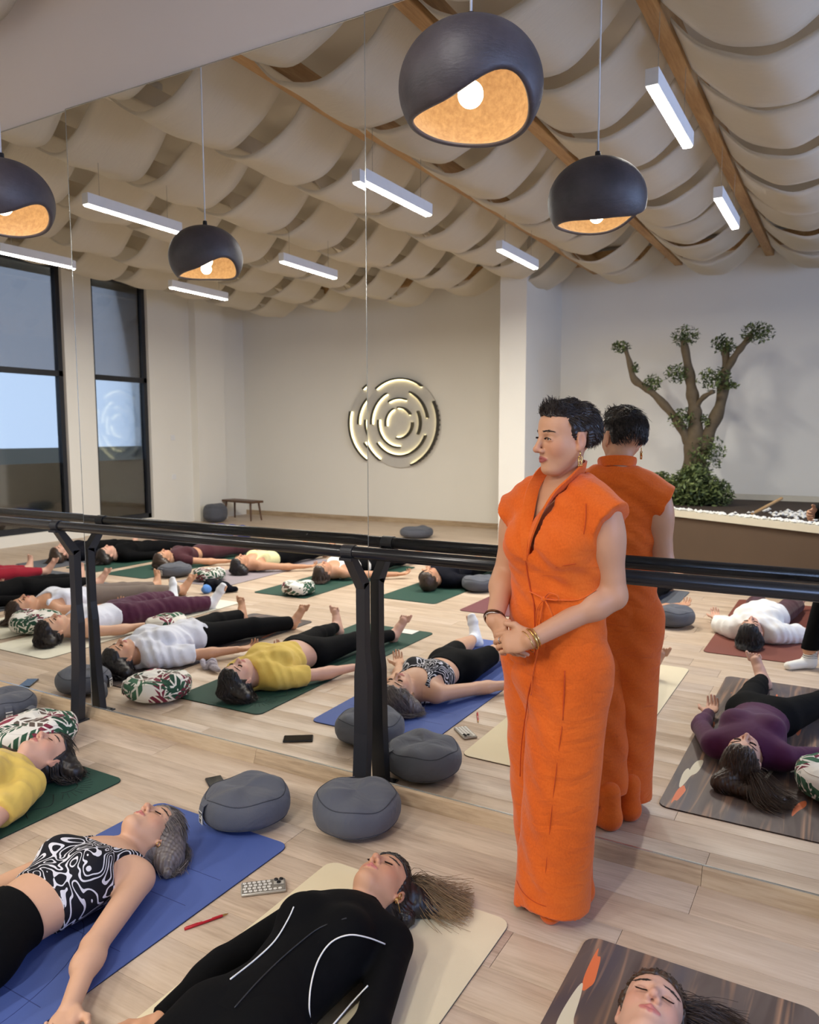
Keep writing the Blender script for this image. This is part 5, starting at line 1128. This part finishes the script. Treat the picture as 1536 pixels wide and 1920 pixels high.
# tie with bow
def cord(name, pts, r=.0038, parent=W0):
    P, rr = smooth_path(pts, [r] * len(pts), 5); return MB().tube(P, rr, 8, flat=.45).build(name, M['linen'], parent, True)
k0 = on_top(.040, 1.078, .012)
bow = MB(); bow.tube([k0 + Vector((-.008, 0, 0)), k0, k0 + Vector((.008, 0, -.002))], [.006, .009, .006], 10); bow = bow.build('tie_knot', M['linen'], W0, True)
cord('tie_cord', [on_top(-.022, 1.092, .004), on_top(.01, 1.085, .006), k0]); cord('tie_cord', [k0, on_top(.09, 1.078, .005), on_top(.135, 1.083, .004), on_top(.165, 1.11, .003)])
cord('bow_loop', [k0, k0 + Vector((.02, -.004, .022)), k0 + Vector((.048, .0, .018)), k0 + Vector((.05, .002, .004)), k0 + Vector((.02, -.003, .002)), k0])
cord('bow_loop', [k0, k0 + Vector((-.02, -.006, -.03)), k0 + Vector((-.026, -.006, -.075)), k0 + Vector((-.012, -.008, -.10)), k0 + Vector((-.006, -.006, -.05)), k0])
cord('tie_end', [k0, k0 + Vector((.02, -.004, -.022)), k0 + Vector((.036, .0, -.06)), k0 + Vector((.042, .004, -.085))])
cord('tie_end', [k0, k0 + Vector((-.006, -.006, -.04)), k0 + Vector((-.012, -.004, -.12)), on_top(.02, .90, .012), on_top(.012, .83, .02), on_top(.012, .80, .022), on_top(.008, .76, .02)])
# --- wide wrap trousers
fl_b = (np.array([1.0, 0, 0]), 1.18)
hipb = [cap((0, 0, 1.0), (0, -.005, .80), .112, .125, .06, flat=(np.array([1.0, 0, 0]), 1.40))]
legLp = [cap((.062, -.010, .84), (.056, -.085, .0), .118, .108, .05, flat=fl_b)]
legRp = [cap((-.080, .005, .84), (-.050, .070, .0), .112, .108, .05, flat=fl_b)]
def pfold(X, Y, Z): return (.0045 * np.sin(X * 34 + 2.5 * np.sin(Z * 4)) * np.clip((.95 - Z) * 1.6, 0, 1) + .0032 * np.sin(Z * 42 + 9 * np.sin(X * 6)) * np.sin(X * 11 + 1.0))
cz = lambda z: (lambda X, Y, Z: z + .02 * np.sin(X * 14) - Z + 0 * Y)
slit = lambda X, Y, Z: -np.maximum(np.maximum(np.abs(X + .098) - (.36 - Z) * .045, Y + .0), -1 + 0 * Z)
V1, Q1 = sculpt([(legLp + hipb, [cz(.034)], 0.0)], [((-.24, -.30, .02), (.30, .25, .99), .0055)], pfold)
lo = (-.26, -.25, .05); V2, Q2 = sculpt([(legRp, [cz(.105), slit], 0.0)], [(lo, (.26, .25, .92), .0055)], pfold)
mesh_from('trousers', np.concatenate([V1, V2]), np.concatenate([Q1, Q2 + len(V1)]), M['linen'], W0)
allp = legLp + hipb + legRp
def on_leg(x, z, up=.003): return Vector((x, front_of(allp, x, z, .0) - up, z))
seam('wrap_edge', [(.008, .82), (-.010, .76), (-.035, .68), (-.055, .60), (-.068, .52), (-.075, .44)], .002, on_leg); seam('side_seam', [(.118, .86), (.120, .78), (.118, .70)], .0024, on_leg); seam('side_seam', [(.116, .68), (.105, .5), (.096, .3), (.090, .12)], .0013, on_leg)
seam('hem_seam', [(-.04, .105), (0, .098), (.05, .092), (.10, .092), (.14, .10)], .0012, on_leg)
# orange shoes
for c, d in (((.085, .065, .0), (-.05, -1, 0)), ((.030, .150, .0), (-.92, -.35, 0))):
    c = np.array(c); d = unit(d); pr = [ell(c + d * .02 + np.array([0, 0, .040]), (.036, .036, .042), .02), cap(c + d * .03 + np.array([0, 0, .035]), c + d * .19 + np.array([0, 0, .026]), .038, .030, .03, flat=(np.cross(d, [0, 0, 1]), 1.15)), cap(c + d * .02 + np.array([0, 0, .05]), c + d * .03 + np.array([0, 0, .15]), .042, .046, .03)]
    lo, hi = bounds(pr, .01); V, Q = sculpt([(pr, [lambda X, Y, Z: .001 - Z + 0 * X + 0 * Y], 0)], [(lo, hi, .005)]); mesh_from('sock_shoe', V, Q, M['linen'], W0)
# --- short hair
def hcut(X, Y, Z):
    pf, pl, pu = HD.coords(X, Y, Z)
    face = np.maximum(-(pu - .076 + .14 * np.abs(pl)), pf - .095)
    side = np.maximum(pf - np.where(pu > .018, .006 + .40 * pu, -.036), -(pu + .040 + np.minimum(pf + .03, 0) * .62))
    burn = np.maximum(np.maximum(pf - .022, -(pf - .004)), -(pu + .016))
    return np.minimum(np.minimum(face, side), burn)
cp = [HD.E(-.018, 0, .032, .100, .080, .088, .03), HD.E(.034, 0, .080, .052, .050, .024, .03), HD.E(-.058, 0, -.015, .050, .062, .065, .04)]
lo, hi = HD.box(-.11); lo -= .02; hi += .03
V, Q = sculpt([(cp, [hcut], 0.0)], [(lo, hi, .003)], lambda X, Y, Z: .0014 * np.sin(X * 260 + 30 * np.sin(Z * 30)) + .0010 * np.sin(Y * 330 + Z * 160))
ho = mesh_from('hair', V, Q, M['hair_dark'], W0); set_attr(ho, 'tone', .1 + .2 * np.sin(V[:, 0] * 400) ** 2)
rs = np.random.RandomState(5); pf, pl, pu = HD.coords(V[:, 0], V[:, 1], V[:, 2]); ok = np.nonzero((pu > -.07) & ~((np.abs(pl) > .05) & (pf > -.045) & (pf < .03) & (pu < .045)))[0]
pick = rs.choice(ok, 3600); pa = []
for i in pick:
    p = V[i].astype(float); n_ = unit(p - HD.P(-.016, 0, .02)); a, b, c = pf[i], pl[i], pu[i]
    if c > .055 and a > .03: d = unit(HD.f * .55 + HD.u * .9 + HD.l * rs.normal() * .35); ln = .026
    elif c > .075: d = unit(HD.f * (.9 if a > -.02 else .2) + HD.u * .35 + HD.l * rs.normal() * .5 - HD.f * (.9 if a < -.05 else 0)); ln = .034
    elif a > .0: d = unit(-HD.u * .7 - HD.f * .5 + HD.l * rs.normal() * .2); ln = .020
    else: d = unit(-HD.u * .8 - HD.f * .55 + HD.l * rs.normal() * .25); ln = .026
    if c < -.02: ln = .012
    d = unit(d - n_ * np.dot(d, n_) * (.80 if (c > .055 and a > .0) else 1.0)); ln *= .6 + .8 * rs.rand(); lift = .0025 + .004 * rs.rand()
    pa.append([p - n_ * .003, p + n_ * lift * .7 + d * ln * .5, p + n_ * lift * .8 + d * ln])
strands('hair_strands', pa, .0013, .0004, M['hair_dark'], W0, 2)
# --- jewellery
e0 = Vector(HD.P(-.002, .083, -.044)); er = MB(); er.tube([e0, e0 + Vector((0, 0, -.014))], .0022, 6); z1 = e0 + Vector((0, 0, -.016))
fr = [Vector((0, -.006, 0)), Vector((0, .006, 0)), Vector((0, .006, -.024)), Vector((0, -.006, -.024)), Vector((0, -.006, 0))]; fr = [z1 + Vector(HD.f) * (-v.y) + Vector((0, 0, v.z)) for v in fr]
er.tube(fr, .0022, 6); er.tube([z1 + Vector((0, 0, -.005)), z1 + Vector((0, 0, -.02))], .002, 6)
for dy in (-.006, .0, .006): er.tube([z1 + Vector(HD.f) * dy + Vector((0, 0, -.024)), z1 + Vector(HD.f) * dy + Vector((0, 0, -.032))], .0018, 5)
er.build('earring', M['gold'], W0, True)
def bangle(name, w_, e, off_, R_, r, mat):
    w_ = Vector(w_); e = Vector(e); d = (e - w_).normalized(); a = d.orthogonal().normalized(); b = d.cross(a); c = w_ + d * off_
    MB().tube([c + a * R_ * math.cos(2 * PI * i / 24) + b * R_ * math.sin(2 * PI * i / 24) for i in range(25)], r, 8, cap=False).build(name, mat, W0, True)
bangle('bracelet', wL, eL, .005, .0335, .0038, M['gold']); bangle('bracelet', wL, eL, .014, .0325, .0022, M['gold']); bangle('chain_bracelet', wL, eL, -.012, .036, .0016, M['gold'])
bangle('bangle', wR, eR, .012, .0345, .0042, plain('dark_bronze', srgb(96, 62, 44), .3, metal=1.0)); bangle('bangle', wR, eR, .004, .034, .002, M['silver'])
# ring on the left hand
fb = hL[6]; a_, b_ = Vector(fb['a']), Vector(fb['b']); d = (b_ - a_).normalized(); u_ = d.orthogonal().normalized(); v_ = d.cross(u_); c = a_ + d * .022
MB().tube([c + u_ * .0098 * math.cos(2 * PI * i / 16) + v_ * .0098 * math.sin(2 * PI * i / 16) for i in range(17)], .0018, 6, cap=False).build('ring', M['silver'], W0, True)

# ------------------------------------------------------------------ the photographer, seen only at the picture edge in the mirror
PH = empty('person', (.06, -3.07, 0), math.atan2(-.5, -.866) , 'person in black with striped white socks standing at the picture edge in the mirror', 'person')
bk = [ell((0, 0, 1.22), (.15, .105, .20), .05), cap((-.14, .01, 1.36), (.14, .01, 1.36), .055, .055, .05), ell((0, 0, .95), (.165, .12, .16), .06), cap((.09, 0, .90), (.216, -.15, .12), .088, .046, .05), cap((-.09, 0, .90), (-.10, .02, .12), .088, .046, .05)]
bs = [cap((.185, .01, 1.34), (.27, .06, 1.10), .05, .042, .03), cap((.27, .06, 1.10), (.255, -.10, 1.06), .042, .03, .02), cap((-.185, .01, 1.34), (-.22, -.03, 1.12), .05, .042, .03), cap((-.22, -.03, 1.12), (-.10, -.12, 1.30), .042, .03, .02)]
HP = Head((0, .03, 1.56), (1, 0, 0), (0, -1, 0), (0, 0, 1), .98); nk = [cap((0, .03, 1.38), (0, .03, 1.50), .055, .052, .03)]
hn = hand_prims((.255, -.10, 1.06), (-.05, -1, -.1), (-1, 0, 0), (0, 0, 1), 1.0) + hand_prims((-.10, -.12, 1.30), (.3, -.3, .9), (.3, -.9, -.3), (1, 0, .2), 1.0)
bd = HP.prims() + nk + bk + bs + hn; lo, hi = bounds(bd, .02); V, Q = sculpt([(bd, [], 0)], [tuple(HP.box()) + (.006,), tuple(bounds(hn, .01)) + (.005,), (lo, hi, .012)]); bo = mesh_from('body', V, Q, M['skin_b'], PH); HP.paint(bo, V)
lo, hi = bounds(bk + bs, .03); V, Q = sculpt([(bk + bs, [lambda X, Y, Z: .13 - Z + 0 * X + 0 * Y], .012)], [(lo, hi, .011)]); mesh_from('black_clothes', V, Q, M['black_knit'], PH)
hcp = [HP.E(-.02, 0, .034, .104, .085, .095, .03)]; lo, hi = HP.box(); V, Q = sculpt([(hcp, [lambda X, Y, Z: (lambda pf, pl, pu: np.minimum(-(pu - .066), pf - .01 - .4 * pu))(*HP.coords(X, Y, Z))], 0)], [(lo - .02, hi + .02, .007)]); ho = mesh_from('hair', V, Q, M['hair_dark'], PH); set_attr(ho, 'tone', np.full(len(V), .2))
t = NT('striped_white_sock'); co = t.coord(); sx = t.node('ShaderNodeSeparateXYZ'); t.L(co, sx.inputs[0]); st = t.math('GREATER_THAN', t.math('SINE', t.math('MULTIPLY', sx.outputs[2], 520.0)), 0.35); hi_ = t.math('GREATER_THAN', sx.outputs[2], 0.075)
t.base(t.mix(t.math('MULTIPLY', st, hi_), srgb(232, 230, 222), srgb(40, 38, 40))); t.set(rough=.9); M['sock_stripe'] = t.m
for c, d in (((.216, -.15, 0), (.25, -1, 0)), ((-.10, .02, 0), (-.2, -1, 0))):
    c = np.array(c, float); d = unit(d); pr = [ell(c + np.array([0, 0, .04]), (.036, .036, .042), .02), cap(c + np.array([0, 0, .034]), c + d * .17 + np.array([0, 0, .026]), .036, .028, .03, flat=(np.cross(d, [0, 0, 1]), 1.2)), cap(c + np.array([0, 0, .04]), c + np.array([-.005, .01, .17]), .040, .046, .03)]
    lo, hi = bounds(pr, .01); V, Q = sculpt([(pr, [lambda X, Y, Z: .001 - Z + 0 * X + 0 * Y], 0)], [(lo, hi, .006)]); mesh_from('sock', V, Q, M['sock_stripe'], PH)
camdir = lambda x, y: math.atan2(CAM[1] - y, CAM[0] - x)
cushion('round_cushion', -2.125, -.475, .182, .155, cg, 'grey round cushion with a white tag on the blue mat', G1, 0.0, camdir(-2.1, -.48) - 1.15, .008, 1)
cushion('round_cushion', -1.70, -.285, .182, .165, cg, 'grey round cushion on bare floor between the blue and beige mats', G1, 0.3, PI / 2 + .45, -.006, 2)
cushion('round_cushion', -4.12, -.275, .18, .15, cg, 'grey round cushion with a dark loose strap at the picture edge', G1, 0.0, -.4, .0, 3, True)
cushion('round_cushion', -3.60, -.42, .20, .15, FLO[0], 'floral print round cushion behind the head of the yellow t-shirt woman', G2, 0.4, 2.0, .01, 4)
cushion('round_cushion', -5.72, -1.02, .20, .17, FLO[1], 'floral print round cushion at the picture edge on the cream mat', G2, 1.4, None, .0, 5)
cushion('round_cushion', -4.72, -1.56, .17, .15, FLO[2], 'floral print round cushion behind the white t-shirt woman', G2, 2.2, None, .0, 6)
cushion('round_cushion', -4.70, -3.30, .17, .13, FLO[1], 'small floral round cushion by the head of the white vest woman', G2, .6, None, .0, 7)
cushion('round_cushion', -6.03, -3.44, .18, .13, FLO[0], 'floral round cushion by the head of the pale yellow vest woman', G2, 1.9, None, .0, 8)
cushion('round_cushion', .02, -.97, .19, .16, FLO[2], 'floral round cushion beside the plum top woman, seen in the mirror', G2, 2.6, PI / 2 + .6, .0, 9)
cushion('round_cushion', -3.28, -4.32, .18, .15, cg, 'grey round cushion at the side of the short-haired person in black', G1, 0, None, .0, 10)
cushion('round_cushion', -6.56, -3.45, .19, .14, cg, 'grey round cushion with a tag beside the maroon top woman', G1, 0, PI / 2, .0, 11)
cushion('round_cushion', -1.25, -3.79, .17, .16, cg, 'grey green round cushion just beside the woman in orange, in the mirror', G1, 0, None, .0, 12)
cushion('round_cushion', -.08, -4.12, .17, .15, cg, 'grey round cushion behind the white shirt woman', G1, 0, None, .0, 13)
cushion('round_cushion', -5.87, -7.6, .26, .17, cg, 'lone grey cushion on the floor near the back wall', G1, 0, None, .0, 14)
bp2 = seen_z(430, 978); cushion('round_cushion', bp2.x, bp2.y, .22, .34, cg, 'tall grey cushion standing beside the low bench', G1, 0, None, .0, 15)
# ------------------------------------------------------------------ phones, pen, small things
M['case_silver'] = plain('sparkling_case', srgb(150, 146, 138), .3, metal=.6, var=.2, scale=300); M['case_clear'] = plain('clear_case_edge', srgb(190, 186, 176), .2, metal=.3); M['lens'] = plain('camera_lens', srgb(20, 20, 24), .1); M['flower'] = plain('flower_print', srgb(236, 232, 226), .4, metal=.2); M['black_glass'] = plain('black_glass', srgb(14, 16, 20), .08)
def phone(x, y, rz, label, patterned):
    root = empty('mobile_phone', (x, y, .001), rz, label, 'phone')
    MB().box(-.038, .038, -.078, .078, 0, .011, bev=.0045).build('phone_case', M['case_clear'] if patterned else M['black_metal'], root, auto=.8)
    MB().box(-.0345, .0345, -.0745, .0745, .0105, .0118, bev=.0004).build('back_panel', M['case_silver'] if patterned else M['black_glass'], root)
    if patterned:
        MB().box(-.032, .004, .036, .072, .0115, .0145, bev=.0012).build('camera_bump', M['case_clear'], root)
        for (a, b) in ((-.024, .063), (-.024, .045), (-.006, .054)): MB().lathe([(0, .0035), (.007, .0035), (.0078, .0), (.0078, -.002)], 16, c=(a, b, .0145)).build('lens', M['lens'], root, True)
        fm = MB()
        for i in range(4):
            for j in range(8):
                cx, cy = -.0255 + i * .017, -.066 + j * .017 + (i % 2) * .004
                if cy > .030 and cx < .01: continue
                for k in range(5):
                    a = 2 * PI * k / 5; fm.lathe([(0, .0006), (.0026, .0005), (.0028, 0)], 7, c=(cx + .0042 * math.cos(a), cy + .0042 * math.sin(a), .0118))
        o = fm.build('flower_print', M['flower'], root); o['kind'] = 'stuff'
    return root
pa_, pb_ = real_z(452, 1672), real_z(536, 1662); pm = (pa_ + pb_) / 2; phone(pm.x, pm.y, math.atan2(pb_.y - pa_.y, pb_.x - pa_.x) - PI / 2, 'phone in a silver flower case face down on the floor', True)
phone(-2.46, -.30, 1.0, 'black phone lying on the floor by the grey cushion', False)
phone(-4.55, -.165, -.6, 'black phone on the floor by the strap of the grey cushion', False)
a, b = real_z(346, 1742, .005), real_z(428, 1713, .005); d = (b - a); pen = empty('pen', (a.x, a.y, .0052), math.atan2(d.y, d.x), 'red ballpoint pen on the floor beside the blue mat', 'pen'); L_ = d.length; M['pen_red'] = plain('red_plastic', srgb(186, 24, 40), .3)
MB().lathe([(0, 0), (.0048, 0), (.0050, L_ * .3), (.0046, L_ * .85), (.0036, L_ * .87)], 12).build('barrel', M['pen_red'], pen, True).rotation_euler = (0, PI / 2, 0)
MB().lathe([(.0038, L_ * .86), (.0030, L_ * .93), (.0010, L_), (0, L_)], 12).build('tip', M['gold'], pen, True).rotation_euler = (0, PI / 2, 0)
MB().box(.004, .045, -.0015, .0015, .0045, .0062, bev=.0005).build('clip', M['pen_red'], pen); MB().box(L_ * .40, L_ * .62, -.0008, .0008, .0044, .0051).build('printed_text', M['tag_white'], pen)
o = MB(); P, rr = smooth_path([Vector((math.cos(q) * .05, math.sin(q) * .035, .03 + .02 * math.sin(3 * q))) for q in [i * .7 for i in range(10)]], [.018] * 10); o.tube(P, rr, 8); P, rr = smooth_path([Vector((.04, .02, .02)), Vector((.1, .05, .03)), Vector((.15, .06, .02))], [.02, .024, .012]); o.tube(P, rr, 8)
o = o.build('hair_scrunchie', fabric('lilac_towelling', srgb(188, 182, 196), .9, .6, wscale=60), None, True); o.location = (-3.76, -1.02, .0); tag(o, 'pale lilac rolled cloth band on the floor beside the green mat', 'cloth band')
hp_ = [cap((-.1, 0, .05), (.12, .02, .05), .07, .06, .03), cap((.1, .02, .05), (.2, -.04, .03), .04, .03, .03)]; lo, hi = bounds(hp_, .02); V, Q = sculpt([(hp_, [lambda X, Y, Z: .002 - Z + 0 * X + 0 * Y], 0)], [(lo, hi, .008)], lambda X, Y, Z: .006 * np.sin(X * 50 + Z * 40) * np.sin(Y * 60))
o = mesh_from('folded_jacket', V, Q, M['navy']); o.location = (-5.55, -3.05, 0); tag(o, 'dark navy jacket bundled on the floor in the second row', 'jacket')
hp_ = [ell((0, 0, .045), (.05, .05, .045), .02)]; V, Q = sculpt([(hp_, [], 0)], [((-.07, -.07, 0), (.07, .07, .1), .007)], lambda X, Y, Z: .004 * np.sin(X * 90 + Z * 70)); o = mesh_from('blue_pouch', V, Q, fabric('sky_blue_cloth', srgb(92, 140, 208), .9, .3)); o.location = (-5.56, -2.90, 0.0); tag(o, 'small sky blue pouch by the navy jacket', 'pouch')
hp_ = [cap((-.25, 0, .10), (.3, 0, .12), .16, .14, .05)]; lo, hi = bounds(hp_, .02); V, Q = sculpt([(hp_, [lambda X, Y, Z: .002 - Z + 0 * X + 0 * Y], 0)], [(lo, hi, .014)], lambda X, Y, Z: .008 * np.sin(X * 30 + Z * 30)); o = mesh_from('blue_bolster', V, Q, fabric('royal_blue_cloth', srgb(24, 48, 140), .85, .3)); o.location = (-8.0, -5.9, 0); tag(o, 'royal blue bolster behind the second row', 'bolster')
o = MB().box(-.1, .1, -.06, .06, .001, .004).build('paper_sheet', M['tag_white']); o.location = (-3.1, -2.50, .006); tag(o, 'small white paper slip at the foot of the green mat', 'paper')
